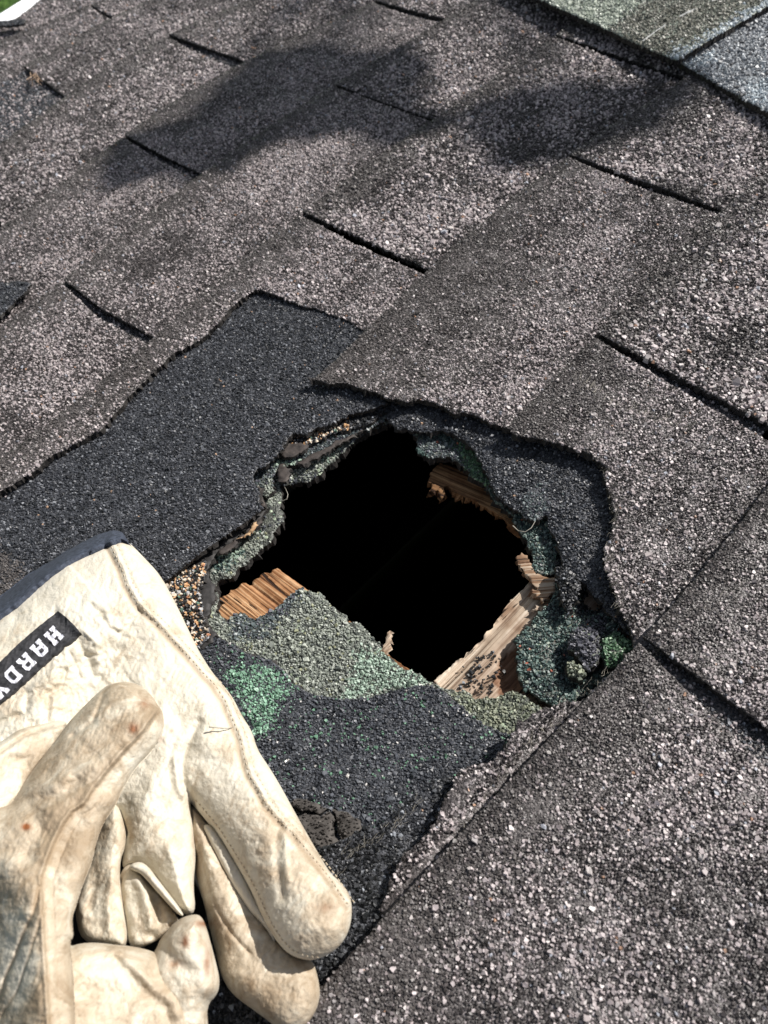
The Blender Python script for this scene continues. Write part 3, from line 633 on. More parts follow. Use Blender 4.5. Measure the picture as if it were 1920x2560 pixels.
# wood
def ang(a, b):
    p = px2xy([a, b], -.023); d = p[1] - p[0]; return math.atan2(d[1], d[0])
a1 = ang((599,1229),(935,1475)); a2 = ang((935,1472),(1144,1259)); a3 = ang((926,1040),(1129,1125))
W1 = wood_mat('broken_orange_wood', (.09,.04,.016), (.34,.17,.075), (.50,.33,.19), -a1)
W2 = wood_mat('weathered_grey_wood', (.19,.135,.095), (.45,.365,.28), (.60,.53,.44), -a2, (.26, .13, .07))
W3 = wood_mat('shaded_brown_wood', (.04,.02,.01), (.17,.09,.04), (.30,.18,.09), -a3)  # shade under the rim is put into this darker batten brown
WE = plain('splintered_wood_edge', (.14, .07, .03), .8, .001, 200, (.45, .28, .14))
def woodz(z, a, amp, s):
    ca, sa = math.cos(-a), math.sin(-a)
    def f(x, y):
        u = x * ca - y * sa; v = x * sa + y * ca
        return z + amp * .75 * (fbm(u * 12, v * 430, s, 5) - .5) + amp * .5 * (fbm(u * 9, v * 120, s + 2, 2) - .5) - amp * 1.1 * np.clip(fbm(u * 10 + 7, v * 150, s + 9, 3) - .60, 0, 1) * 6 + .0012 * (fbm(u * 25, v * 90, s + 4, 2) - .5)
    return f
def woodpiece(name, segs, z, a, amp, s, th, mat, label, cat, sp=.0013, zx=None, pdf=None):
    zf = woodz(z, a, amp, s)
    g = (lambda x, y: zf(x, y) + zx(x, y)) if zx else zf
    o = sheet(name, segs, g, th, sp, [mat, mat], zr=.00005, under=.0012, ds=.0012, pdf=pdf)
    return tag(o, label, cat)
woodpiece('roof_board', [(px2xy([(440,1330),(466,1312),(470,1291),(480,1288),(497,1272),(515,1268),(530,1258),(545,1262),(566,1240),(580,1238),(599,1227)], -.0235), .0016),
  (px2xy([(606,1231),(660,1270),(705,1298),(832,1408),(886,1449),(930,1480)], -.0235), .0004), (px2xy([(940,1560),(600,1580),(430,1420)], -.0235), .0005)],
  -.0235, a1, .0014, 11, .018, W1, 'broken orange-brown roof board with a splintered end at the left of the hole', 'roof board')
def rot(x, y):
    q = prj(np.c_[x, y, np.full(len(x), -.0235)])
    return -.0045 * np.exp(-(((q[:, 0] - 1105) / 26) ** 4 + ((q[:, 1] - 1448) / 42) ** 4))
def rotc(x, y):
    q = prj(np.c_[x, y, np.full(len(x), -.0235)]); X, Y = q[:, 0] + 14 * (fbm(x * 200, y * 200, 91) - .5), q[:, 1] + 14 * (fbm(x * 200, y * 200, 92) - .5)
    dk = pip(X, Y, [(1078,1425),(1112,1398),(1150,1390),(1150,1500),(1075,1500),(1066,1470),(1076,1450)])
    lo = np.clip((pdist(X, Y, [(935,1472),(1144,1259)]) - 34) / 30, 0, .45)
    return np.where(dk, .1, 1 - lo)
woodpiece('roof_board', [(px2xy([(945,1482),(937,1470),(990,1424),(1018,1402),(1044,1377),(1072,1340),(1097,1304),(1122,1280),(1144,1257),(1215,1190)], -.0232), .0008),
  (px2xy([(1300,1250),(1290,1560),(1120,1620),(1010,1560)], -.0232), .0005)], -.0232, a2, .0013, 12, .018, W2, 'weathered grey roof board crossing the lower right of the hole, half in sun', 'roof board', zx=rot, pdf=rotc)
woodpiece('broken_batten', [(px2xy([(929,1020),(950,1000),(983,1008),(1016,1026),(1063,1063),(1106,1096),(1135,1118),(1160,1150)], -.030), .0006), (px2xy([(1120,1146),(1089,1124),(1069,1107),(1016,1077),(985,1062),(963,1049)], -.030), .0007),
  (px2xy([(960,1060),(953,1076),(946,1058),(938,1066),(925,1060),(932,1048),(924,1040)], -.030), .0016)], -.0300, a3, .0012, 13, .0045, W3, 'broken brown batten with a ragged rotten end under the upper right rim', 'batten')
woodpiece('wood_splinter', [(px2xy([(1111,1212),(1118,1200),(1127,1194),(1141,1199),(1151,1219),(1156,1242),(1201,1246),(1199,1272),(1184,1292),(1174,1303),(1158,1290),(1147,1279),(1149,1270),(1160,1274),(1144,1249),(1131,1232)], -.0175), .0010)],
  -.0175, a3 + .6, .0011, 14, .0035, wood_mat('grey_brown_chip', (.08,.04,.02), (.25,.16,.10), (.45,.38,.30), -a3 - .6), 'ragged wood splinter sticking up over the sunlit board on the right of the hole', 'wood splinter')
woodpiece('wood_splinter', [(px2xy([(1148,1317),(1165,1309),(1178,1308),(1176,1312),(1160,1319)], -.0195), .0004)], -.0195, a3, .0003, 15, .0012, W2, 'thin pale wood sliver lying on the shaded end of the grey board', 'wood splinter')
woodpiece('wood_splinter', [(px2xy([(828,1408),(836,1366),(843,1362),(846,1372),(838,1412)], -.017), .0012)], -.017, a1 + .8, .0008, 16, .001, W2, 'small frayed splinter standing at the lower left rim of the hole', 'wood splinter')
# ------------------------------------------------------------------ what closes the roof below
hb0 = px2xy([(430,1200),(900,850),(1400,1300),(900,1650)], -.03); lo = hb0.min(0) - .015; hi = hb0.max(0) + .015
def boxes(name, bl, mats, kind='structure', flip=False):
    V = []; F = []
    for (x0, y0, z0, x1, y1, z1) in bl:
        b = len(V); V += [(x0,y0,z0),(x1,y0,z0),(x1,y1,z0),(x0,y1,z0),(x0,y0,z1),(x1,y0,z1),(x1,y1,z1),(x0,y1,z1)]
        F += [tuple(b + i for i in f) for f in CF6]
    o = mesh_obj(name, np.array(V), np.array(F), mats, base=np.zeros(3), smooth=False)
    if kind: o['kind'] = kind
    return o
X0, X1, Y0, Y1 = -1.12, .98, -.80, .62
boxes('roof_sheathing', [(X0, Y0, -.060, lo[0], Y1, -.045), (hi[0], Y0, -.060, X1, Y1, -.045), (lo[0], Y0, -.060, hi[0], lo[1], -.045), (lo[0], hi[1], -.060, hi[0], Y1, -.045)], [M_ATTIC_DARK])
boxes('attic', [(X0, Y0, -1.6, X1, Y1, -1.58), (X0, Y0, -1.57, X0 + .02, Y1, -.0605), (X1 - .02, Y0, -1.57, X1, Y1, -.0605), (X0 + .021, Y0, -1.57, X1 - .021, Y0 + .02, -.0605), (X0 + .021, Y1 - .02, -1.57, X1 - .021, Y1, -.0605)], [M_ATTIC_DARK])
#GLOVE
def glove_z(px, py, detail=True):
    px = np.asarray(px, float); py = np.asarray(py, float)
    H = np.full(px.shape, -1.0); ST = np.zeros(px.shape); SEAM = np.zeros(px.shape); ID = np.zeros(px.shape, int)
    wx = px + 6 * (fbm(px / 40, py / 40, 21) - .5); wy = py + 6 * (fbm(px / 40, py / 40, 22) - .5)
    for k, g in enumerate(GP):
        m = pip(px, py, g['poly'])
        if not m.any(): continue
        x, y = px[m], py[m]
        d = pdist(x, y, g['poly'], True); t = np.clip(d / g['R'], 0, 1)
        h = g['base'](x, y) + g['amp'] * np.sqrt(1 - (1 - t) ** 2)
        st = np.full(x.shape, g['st']); se = np.zeros(x.shape)
        if g.get('welt'):
            h += .0010 * np.exp(-((d - 7) / 3.5) ** 2) - .0016 * np.exp(-((d - 15) / 3.5) ** 2)
            se = np.maximum(se, .6 * np.exp(-((d - 14) / 4) ** 2))
        for (ln_, wd, a, s_) in g.get('lines', ()):
            q = pdist(x, y, ln_); e = np.exp(-(q / wd) ** 2); h += a * e; se = np.maximum(se, s_ * np.exp(-(q / (wd * .9)) ** 2))
        for (ln_, a, wd, side) in g.get('steps', ()):     # one side lower, smooth ramp
            q, sd, pr = pdist(x, y, ln_, sign=True); sg = q * sd * side
            Lt = sum(np.hypot(b_[0] - a_[0], b_[1] - a_[1]) for a_, b_ in zip(ln_[:-1], ln_[1:]))
            fade = np.clip((Lt - pr) / g.get('fade', 1), 0, 1) * np.clip(pr / g.get('fade', 1), 0, 1)
            if g.get('strip'): st = st + g['strip'] * (1 / (1 + np.exp(sg / 3))) * np.exp(-(q / 40) ** 2)
            h += a * (1 / (1 + np.exp(-sg / wd)) - .5) * np.exp(-(q / 170) ** 2) * fade
        H[m] = np.where(h > H[m], h, H[m]); up = h >= H[m]
        ii = np.where(m)[0] if px.ndim == 1 else None
        ST[m] = np.where(up, st, ST[m]); SEAM[m] = np.where(up, se, SEAM[m]); ID[m] = np.where(up, k, ID[m])
    return H, ST, SEAM, ID
lin_ = lambda c, gx, gy, x0, y0: (lambda x, y: c + gx * (x - x0) + gy * (y - y0))
SEAM1 = [(226,1172),(240,1200),(256,1235),(265,1265),(272,1275),(285,1300),(300,1318),(330,1345),(365,1383),(400,1420),(430,1455),(455,1480),(478,1515),(498,1565),(512,1600),(520,1640),(530,1675),(548,1705),(570,1745),(592,1772),(620,1797),(650,1832),(680,1868),(705,1900),(735,1945),(748,1962)]
off = lambda L_, dx, dy: [(a + dx, b + dy) for a, b in L_]
F1L = [(412,1735),(432,1757),(463,1795),(497,1848),(525,1893),(548,1937),(564,1974),(580,2006),(600,2037),(622,2060),(650,2072),(680,2075)]
EDGE_R = [(262,1163),(280,1172),(310,1203),(345,1240),(372,1288),(400,1345),(430,1408),(465,1462),(500,1500),(522,1545),(545,1580),(556,1620),(585,1662),(612,1708),(640,1760),(680,1830),(712,1885),(735,1905),(756,1932),(761,1965),(757,2000),(745,2030),(720,2057)]
GP = []
# palm, cuff and first finger
GP.append(dict(poly=[(-180,1450),(-60,1368),(0,1322),(35,1297),(70,1265),(105,1235),(140,1211),(175,1193),(215,1176),(240,1165)] + EDGE_R + rev(F1L) + [(412,1735),(417,1790),(424,1850),(417,1910),(424,1975),(393,1977),(358,1928),(322,1875),(285,1866),(262,1880),(268,1830),(268,1795),(247,1735),(100,1850),(-50,1950),(-250,1950)],
   base=lambda x, y: .0045 + .010 * np.clip((y - 1500) / 500, 0, 1) * np.clip((x - 350) / 300, 0, 1) + .014 * np.clip((420 - x) / 420, 0, 1), amp=.015, R=95, st=.25,
   lines=[(SEAM1, 6, -.0013, 1.0), (off(SEAM1, 13, -3), 6, .0009, .0), (off(SEAM1, 22, -6), 2.5, -.0008, .35), (off(SEAM1, 9, -2), 2.2, -.0005, .3),
     ([(418,1735),(395,1690),(392,1650),(410,1600),(430,1560)], 10, -.0022, .1), ([(405,1735),(385,1700),(378,1640)], 9, .0018, 0),
     ([(600,1770),(597,1850),(603,1900),(610,1940)], 9, -.0012, .15), ([(618,1790),(617,1850),(622,1900)], 7, .0010, 0),
     ([(120,1330),(160,1375),(190,1420),(200,1460)], 9, -.0016, 0), ([(200,1310),(235,1350),(262,1370),(300,1322)], 8, -.0014, 0), ([(140,1452),(135,1480),(105,1500),(100,1560)], 8, -.0018, 0), ([(180,1360),(215,1395),(212,1430)], 7, .0015, 0), ([(120,1440),(110,1462),(60,1490)], 7, .0013, 0), ([(60,1490),(55,1540),(0,1560)], 8, -.0014, 0), ([(150,1410),(165,1438),(172,1462)], 5, -.0012, 0), ([(230,1330),(240,1352),(258,1358)], 5, .001, 0),
     ([(235,1735),(256,1770),(268,1800)], 7, -.004, .6), ([(345,1560),(350,1640),(330,1700),(300,1760)], 26, .002, 0), ([(430,1480),(440,1540),(440,1600)], 30, .0016, 0)],
   steps=[([(160,1800),(132,1700),(128,1560),(136,1500),(150,1470),(185,1425),(230,1390),(275,1362),(305,1325)], .0095, 13, -1)], fade=110))
# second finger, under the first
GP.append(dict(poly=[(404,1745),(425,1740),(455,1790),(495,1860),(525,1920),(562,1970),(590,2010),(620,2045),(650,2062),(676,2075),(687,2110),(693,2150),(681,2190),(652,2225),(612,2232),(560,2190),(502,2150),(477,2108),(467,2062),(452,2002),(440,1950),(425,1902),(416,1850),(408,1800)],
   base=lambda x, y: .001 + 0 * x, amp=.0115, R=60, st=.66, lines=[([(430,1830),(447,1900),(462,1950),(480,1985),(505,2022),(540,2060)], 3.5, -.0010, .5), ([(424,1850),(440,1950),(452,2002),(467,2062)], 12, -.003, .2)]))
GP.append(dict(poly=[(247,1733),(268,1790),(270,1830),(255,1868),(262,1945),(277,2040),(235,2034),(178,2026),(165,1962),(175,1920),(200,1860),(215,1790)],
   base=lambda x, y: .0155 + 0 * x, amp=.007, R=26, st=.45, grow=1.07, lines=[([(225,1800),(205,1880),(195,1960)], 12, -.0018, .1), ([(245,1880),(232,1950),(235,2010)], 10, .0014, 0)]))
GP.append(dict(poly=[(284,1869),(298,1880),(304,1888),(345,1935),(383,1983),(380,1995),(345,2025),(318,2038),(300,2044),(280,2041),(273,1990),(262,1942),(258,1905),(268,1878)],
   base=lambda x, y: .0125 + 0 * x, amp=.006, R=24, st=.35, grow=1.05, lines=[([(300,1900),(320,1960),(330,2000)], 16, .003, 0), ([(335,1945),(345,1985),(330,2020)], 12, -.003, 0)]))
GP.append(dict(poly=[(276,1874),(287,1864),(305,1861),(322,1873),(340,1898),(362,1926),(385,1956),(399,1979),(387,1978),(362,1952),(335,1922),(313,1897),(302,1886),(290,1882)],
   base=lambda x, y: .020 + 0 * x, amp=.005, R=11, st=.1))
GP.append(dict(poly=[(436,1782),(450,1812),(468,1850),(486,1885),(510,1925),(535,1965),(562,1992),(578,2012),(596,2042),(592,2015),(572,1975),(545,1925),(515,1870),(480,1812),(455,1780)],
   base=lambda x, y: .0075 + 0 * x, amp=.004, R=10, st=.1))
# fold behind the thumb
GP.append(dict(poly=[(149,1561),(130,1557),(110,1559),(85,1566),(62,1569),(40,1577),(25,1586),(0,1604),(-150,1690),(-220,1900),(25,1760),(80,1660),(125,1605)],
   base=lambda x, y: .030 + .0001 * (150 - x), amp=.007, R=24, st=.5, lines=[([(0,1625),(50,1590),(100,1572),(140,1568)], 5, -.0016, .6), ([(20,1640),(60,1640),(60,1700)], 10, -.0015, .2)]))
# knuckle
GP.append(dict(poly=[(337,2052),(345,2030),(362,2009),(378,1991),(400,1979),(425,1974),(438,1983),(448,2010),(458,2047),(468,2085),(475,2117),(471,2147),(445,2174),(452,2240),(300,2300),(300,2100)],
   base=lambda x, y: .012 + .00004 * (2212 - y), amp=.018, R=60, st=.35, lines=[([(443,2000),(430,2060),(452,2100)], 8, -.0010, .3), ([(350,2040),(375,2075),(420,2100)], 14, -.0015, .1)]))
# balled palm at the bottom
GP.append(dict(poly=[(110,2000),(147,2046),(175,2037),(212,2036),(250,2041),(287,2044),(330,2054),(365,2075),(410,2110),(440,2150),(450,2200),(455,2330),(60,2500),(0,2300)],
   base=lambda x, y: .024 + .00008 * (300 - x), amp=.014, R=60, st=.62, lines=[([(250,2050),(265,2067),(300,2102),(332,2139),(370,2164),(378,2190)], 15, .0022, .15), ([(255,2075),(290,2115),(325,2150),(360,2180),(368,2205)], 15, -.0018, 0), ([(150,2110),(200,2080),(250,2075)], 14, -.0015, 0)]))
# thumb with its side strip
TSEAM = [(345,1536),(312,1584),(275,1621),(237,1666),(207,1704),(185,1739),(160,1754),(140,1781),(120,1821),(105,1861),(92,1897),(95,1950),(100,2047),(105,2130),(110,2212),(118,2330)]
def tbase(x, y):
    l = np.clip(((y - 1475) / 500), 0, 1.5)
    return .034 + .020 * np.clip(l, 0, 1) + 0 * x
def tpoly(): return [(120,1600),(147,1561),(175,1532),(217,1490),(237,1478),(265,1472),(287,1474),(310,1485),(330,1504),(343,1526),(352,1536),(355,1569),(345,1601),(320,1633),(300,1652),(282,1678),(262,1711),(250,1741),(220,1783),(207,1826),(200,1862),(178,1914),(165,1957),(155,1982),(160,2024),(150,2034),(160,2110),(165,2330),(150,2500),(-260,2500),(-260,1745),(0,1741),(25,1736),(37,1714),(75,1654),(100,1624)]
GP.append(dict(strip=.45, poly=tpoly(), base=tbase, amp=.013, R=55, st=.75,
   lines=[(TSEAM, 4.5, -.0006, .55), (off(TSEAM, -7, -4), 5, .0012, 0), (off(TSEAM, 20, 6)[4:], 2.5, -.0005, .3), ([(230,1484),(222,1500),(214,1525),(200,1559),(180,1574),(155,1590)], 5, -.0014, .3),
      ([(85,1917),(72,1972),(50,2017),(32,2067),(15,2102),(0,2147),(-30,2220)], 5, -.0015, 1.0), ([(95,1957),(82,2004),(60,2072),(37,2142),(0,2197)], 3, -.0007, .8), ([(200,1655),(160,1670),(120,1700)], 16, .0015, 0), ([(165,1690),(120,1720),(90,1725)], 14, -.0018, 0), ([(60,1730),(90,1790),(60,1850)], 20, -.002, 0)],
   steps=[(TSEAM, -.0065, 9, -1), ]))
def panel(x, y):   # the side of the thumb falls away to the left of its ridge, below the joint
    rx = np.interp(y, [1700, 1780, 1850, 1900, 1950, 2000, 2047, 2212, 2400], [-200, -110, -30, 25, 62, 82, 92, 100, 115])
    return -.00015 * 16 * np.log1p(np.exp(np.clip((rx - x) / 16, -20, 25)))
_tb = GP[-1]['base']; GP[-1]['base'] = lambda x, y: _tb(x, y) + panel(x, y)
def relief(x, y):
    fine = 1 - np.abs(2 * fbm(x / 9 + 2 * fbm(x / 30, y / 30, 31), y / 13, 32, 3) - 1)
    big = fbm(x / 34, y / 34, 33, 3) - .5
    crk = np.exp(-(((x - 175) / 120) ** 2 + ((y - 1420) / 110) ** 2)) + .5 * np.exp(-(((x - 60) / 90) ** 2 + ((y - 1540) / 50) ** 2))
    wc = 3 * fbm(x / 50, y / 50, 35)
    cells = 1 - np.abs(2 * fbm(x / 20 + wc, y / 20 - wc, 36, 2) - 1)
    along = 1 - np.abs(2 * fbm((x + y * .5) / 11, (y - x * .5) / 55, 38, 2) - 1)
    return .0009 * (fine - .6) * (.7 + .6 * crk) + .0021 * big + .0017 * crk * (cells - .75) + .0004 * (along - .7)
def stains(x, y):
    B = lambda x0, y0, r0, r1, a: a * np.exp(-(((x - x0) / r0) ** 2 + ((y - y0) / (r1 or r0)) ** 2))
    st = B(640,1880,100,90,.35) + B(700,1990,60,60,.45) + B(620,2140,70,50,.35) + B(540,1800,70,60,.2) + B(170,1790,60,50,.2) + B(90,1640,60,50,.2) + B(380,2050,60,60,.2) + B(450,1640,40,40,.08) - B(330,1650,80,120,.3) - B(150,1300,150,110,.35) - B(40,2060,60,90,.7)
    ru = B(288,1574,9,11,1) + B(57,1786,9,7,1.6) + B(400,2035,9,14,1) + B(442,1995,22,8,.9) + B(447,2080,8,34,.8) + B(380,2082,20,9,.5) + B(348,1598,6,8,.5) + B(372,1580,5,5,.5) + B(310,1520,16,10,.45) + B(700,1960,26,10,.25)
    return st, ru
def chaikin(P, n=2):
    P = np.asarray(P, float)
    for _ in range(n):
        Q = np.roll(P, -1, 0); P = np.stack([.75 * P + .25 * Q, .25 * P + .75 * Q], 1).reshape(-1, 2)
    return P
VV = []; FFq = []; FFt = []; AT = []; nv0 = 0
for k, g in enumerate(GP):
    g['poly'] = np.array(g['poly'], float); pc_ = g['poly'].mean(0); g['poly'] = pc_ + (g['poly'] - pc_) * g.get('grow', 1)
    g['poly'] = poly = chaikin(g['poly']); B = []
    for a, b in zip(poly, np.roll(poly, -1, 0)):
        m = max(1, int(np.linalg.norm(b - a) / 3.2)); B.append(a + (b - a) * (np.arange(m) / m)[:, None])
    B = np.vstack(B); nb = len(B)
    # inner rings follow the outline so that the rolled edge is smooth
    tg = np.roll(B, -1, 0) - np.roll(B, 1, 0); tg /= np.linalg.norm(tg, axis=1)[:, None] + 1e-9; nr = np.c_[-tg[:, 1], tg[:, 0]]
    area = .5 * np.sum(B[:, 0] * np.roll(B[:, 1], -1) - B[:, 1] * np.roll(B[:, 0], -1))
    if area < 0: nr = -nr
    st_ = 2.9; lo, hi = np.maximum(B.min(0), [-150, 1100]), np.minimum(B.max(0), [800, 2360])
    X_, Y_ = np.meshgrid(np.arange(lo[0], hi[0], st_), np.arange(lo[1], hi[1], st_)); X_ = X_.ravel(); Y_ = Y_.ravel()
    X_ = np.concatenate([X_, np.repeat(B[:, 0], 2) + np.repeat(nr[:, 0], 2) * np.tile([.6, 1.8], nb)]); Y_ = np.concatenate([Y_, np.repeat(B[:, 1], 2) + np.repeat(nr[:, 1], 2) * np.tile([.6, 1.8], nb)])
    ng = len(X_) - 2 * nb; dd_ = pdist(X_, Y_, B, True); kk = pip(X_, Y_, B) & (dd_ > np.r_[np.full(ng, 3.2), np.full(2 * nb, .5)])
    I = np.c_[X_[kk], Y_[kk]]
    vs, _, fs, _, _, _ = geometry.delaunay_2d_cdt([Vector(p) for p in np.vstack([B, I])], [(i, (i + 1) % nb) for i in range(nb)], [], 0, 1e-4)
    V2 = np.array([v[:] for v in vs]); F = np.array([f[:] for f in fs if len(f) == 3]); c = V2[F].mean(1); F = F[pip(c[:, 0], c[:, 1], B)]
    a = V2[F]; cr = (a[:, 1, 0] - a[:, 0, 0]) * (a[:, 2, 1] - a[:, 0, 1]) - (a[:, 1, 1] - a[:, 0, 1]) * (a[:, 2, 0] - a[:, 0, 0]); F = F[np.abs(cr) > 1e-7]; cr = cr[np.abs(cr) > 1e-7]
    F = np.where((cr > 0)[:, None], F[:, ::-1], F)
    one = [g]; GPs = GP; GP = one; H, st, se, _ = glove_z(V2[:, 0], V2[:, 1]); GP = GPs
    H = np.where(H < -.5, g['base'](V2[:, 0], V2[:, 1]), H)
    bd = g['base'](V2[:, 0], V2[:, 1]); d = pdist(V2[:, 0], V2[:, 1], B, True)
    H = H + relief(V2[:, 0], V2[:, 1]) * np.clip(d / 14, .15, 1)
    P = unp(V2[:, 0], V2[:, 1], H); s1, ru = stains(V2[:, 0], V2[:, 1])
    nv = len(P); E = np.concatenate([F[:, [0, 1]], F[:, [1, 2]], F[:, [2, 0]]]); be = E[~np.isin(E[:, 0] * nv + E[:, 1], E[:, 1] * nv + E[:, 0])]
    bv = np.unique(be); bi = -np.ones(nv, int); bi[bv] = np.arange(len(bv)); e0 = P[bv]
    nx = np.zeros(nv, int); nx[be[:, 0]] = be[:, 1]; pv = np.zeros(nv, int); pv[be[:, 1]] = be[:, 0]
    t3 = P[nx[bv], :2] - P[pv[bv], :2]; nn = np.c_[t3[:, 1], -t3[:, 0]]; nn /= np.linalg.norm(nn, axis=1)[:, None] + 1e-9
    for _ in range(4): nn = nn + nn[bi[nx[bv]]] + nn[bi[pv[bv]]]; nn /= np.linalg.norm(nn, axis=1)[:, None] + 1e-9
    rings = []
    t2 = V2[nx[bv]] - V2[pv[bv]]; n2 = np.c_[t2[:, 1], -t2[:, 0]]; n2 /= np.linalg.norm(n2, axis=1)[:, None] + 1e-9
    for _ in range(4): n2 = n2 + n2[bi[nx[bv]]] + n2[bi[pv[bv]]]; n2 /= np.linalg.norm(n2, axis=1)[:, None] + 1e-9
    for f, ins in ((.30, 1.5), (.70, 7), (1.0, 20)):
        z_ = e0[:, 2] - np.minimum(e0[:, 2] - .0004, .009) * f; q_ = V2[bv] + n2 * ins; rings.append(unp(q_[:, 0], q_[:, 1], z_))
    # nn points outwards when the boundary runs anticlockwise seen from above
    cc = P[:, :2].mean(0)
    A_ = bi[be[:, 0]]; B_ = bi[be[:, 1]]; prev = (be[:, 0], be[:, 1])
    for q_ in range(3):
        c0, c1 = nv + q_ * len(bv) + A_, nv + q_ * len(bv) + B_
        FFq.append(np.c_[prev[1], prev[0], c0, c1] + nv0); prev = (c0, c1)
    FFt.append(F + nv0); Pa = np.vstack([P] + rings); VV.append(Pa)
    at = np.c_[st + s1, se, ru]; AT.append(np.vstack([at] + [at[bv]] * 3)); nv0 += len(Pa)
V = np.vstack(VV); FA = [np.vstack(FFt), np.vstack(FFq)]; AT = np.vstack(AT)
def leather():
    m, nt, b = newmat('cream_leather'); L = nt.links.new
    tc = N(nt, 'ShaderNodeTexCoord'); co = tc.outputs['Object']
    A = lambda n: N(nt, 'ShaderNodeAttribute', attribute_name=n).outputs['Fac']
    n1 = N(nt, 'ShaderNodeTexNoise'); n1.inputs['Scale'].default_value = 95; n1.inputs['Detail'].default_value = 8; n1.inputs['Roughness'].default_value = .68; n1.inputs['Distortion'].default_value = .6; L(co, n1.inputs[0])
    n2 = N(nt, 'ShaderNodeTexNoise'); n2.inputs['Scale'].default_value = 30; n2.inputs['Detail'].default_value = 5; L(co, n2.inputs[0])
    v = N(nt, 'ShaderNodeTexVoronoi', feature='DISTANCE_TO_EDGE'); v.inputs['Scale'].default_value = 620; L(co, v.inputs[0])
    n3 = N(nt, 'ShaderNodeTexNoise'); n3.inputs['Scale'].default_value = 520; n3.inputs['Detail'].default_value = 4; L(co, n3.inputs[0])
    k = math_(nt, 'ADD', math_(nt, 'MULTIPLY', n1.outputs[0], 1.55), math_(nt, 'MULTIPLY', A('st'), .60))
    k = math_(nt, 'ADD', k, math_(nt, 'MULTIPLY', n2.outputs[0], .35))
    k = math_(nt, 'SUBTRACT', k, .66)
    c = ramp(nt, k, [(.22, (.63, .59, .50)), (.48, (.58, .53, .43)), (.66, (.475, .40, .30)), (.95, (.32, .245, .165))])
    spk = ramp(nt, n1.outputs[0], [(.66, (1, 1, 1)), (.74, (.72, .60, .46))])
    c = mixc(nt, math_(nt, 'MULTIPLY', A('st'), .8), c, mixc(nt, 1, c, spk, 'MULTIPLY'))
    c = mixc(nt, math_(nt, 'MULTIPLY', A('se'), .75), c, (.30, .22, .14))
    c = mixc(nt, math_(nt, 'MULTIPLY', A('ru'), math_(nt, 'MULTIPLY', n1.outputs[0], 1.9), clamp=True), c, (.24, .085, .03))
    L(c, b.inputs['Base Color']); b.inputs['Roughness'].default_value = .62; b.inputs['Specular IOR Level'].default_value = .3
    h = math_(nt, 'ADD', math_(nt, 'MULTIPLY', v.outputs[0], .5), math_(nt, 'MULTIPLY', n3.outputs[0], .6))
    h = math_(nt, 'ADD', h, math_(nt, 'MULTIPLY', n1.outputs[0], 1.6))
    bp = N(nt, 'ShaderNodeBump'); bp.inputs['Strength'].default_value = .75; bp.inputs['Distance'].default_value = .0005; L(h, bp.inputs['Height']); L(bp.outputs[0], b.inputs['Normal'])
    return m
M_LEATH = leather()
gb = unp(np.array([300.]), np.array([1650.]), 0)[0]
glove = thing('work_glove', gb, 'cream leather work glove, dirty and crumpled, lying on the shingles beside the hole', 'glove')
mesh_obj('glove_leather', V, FA, [M_LEATH], parent=glove, attrs={'st': AT[:, 0], 'se': AT[:, 1], 'ru': AT[:, 2]})
# cuff binding
M_NAVY = plain('navy_binding_tape', (.014, .019, .032), .85, .0004, 500, (.065, .08, .115))
def gsurf(px, py): 
    h = glove_z(np.asarray(px, float), np.asarray(py, float))[0]; return np.where(h < -.5, .004, h + relief(np.asarray(px, float), np.asarray(py, float)))
CUF_O = [(-180,1430),(-60,1336),(0,1290),(25,1271),(62,1241),(100,1219),(137,1195),(175,1173),(212,1155),(245,1146),(264,1150),(275,1166)]
CUF_I = [(-180,1470),(-60,1372),(0,1327),(35,1302),(70,1270),(105,1240),(140,1215),(175,1197),(215,1180),(240,1169),(262,1163),(277,1170)]
def resamp(L_, n):
    L_ = np.array(L_, float); s = np.r_[0, np.cumsum(np.linalg.norm(np.diff(L_, axis=0), axis=1))]; t = np.linspace(0, s[-1], n)
    return np.c_[np.interp(t, s, L_[:, 0]), np.interp(t, s, L_[:, 1])]
n_ = 160; A_ = resamp(CUF_O, n_); B_ = resamp(CUF_I, n_); m_ = 13
V = []; 
for k in range(m_):
    t = k / (m_ - 1) * 1.10 - .05; p = A_ + (B_ - A_) * t; a = math.pi * min(max((t + .05) / 1.1, 0), 1)
    hz = .003 + .014 * t * np.ones(n_) * np.clip((B_[:, 0] * 0 + 1), 0, 1) + .0045 * math.sin(a) + .0007 * (fbm(p[:, 0] / 6, p[:, 1] / 6, 41) - .5)
    inn = gsurf(B_[:, 0] + 3, B_[:, 1] + 6)
    hz = np.minimum(.002 + (inn + .001) * t ** .7, 1) + .0030 * math.sin(a) + .0007 * (fbm(p[:, 0] / 6, p[:, 1] / 6, 41) - .5)
    V.append(unp(p[:, 0], p[:, 1], hz))
bt = V[0].copy(); bt[:, 2] = .0003; V = [bt] + V; ib = V[-1].copy(); ib[:, 2] = .0005; V.append(ib)
V = np.array(V); m2 = len(V); V = V.reshape(-1, 3)
F = np.array([(a * n_ + b, a * n_ + b + 1, (a + 1) * n_ + b + 1, (a + 1) * n_ + b) for a in range(m2 - 1) for b in range(n_ - 1)])
mesh_obj('cuff_binding', V, F[:, ::-1], [M_NAVY], parent=glove)
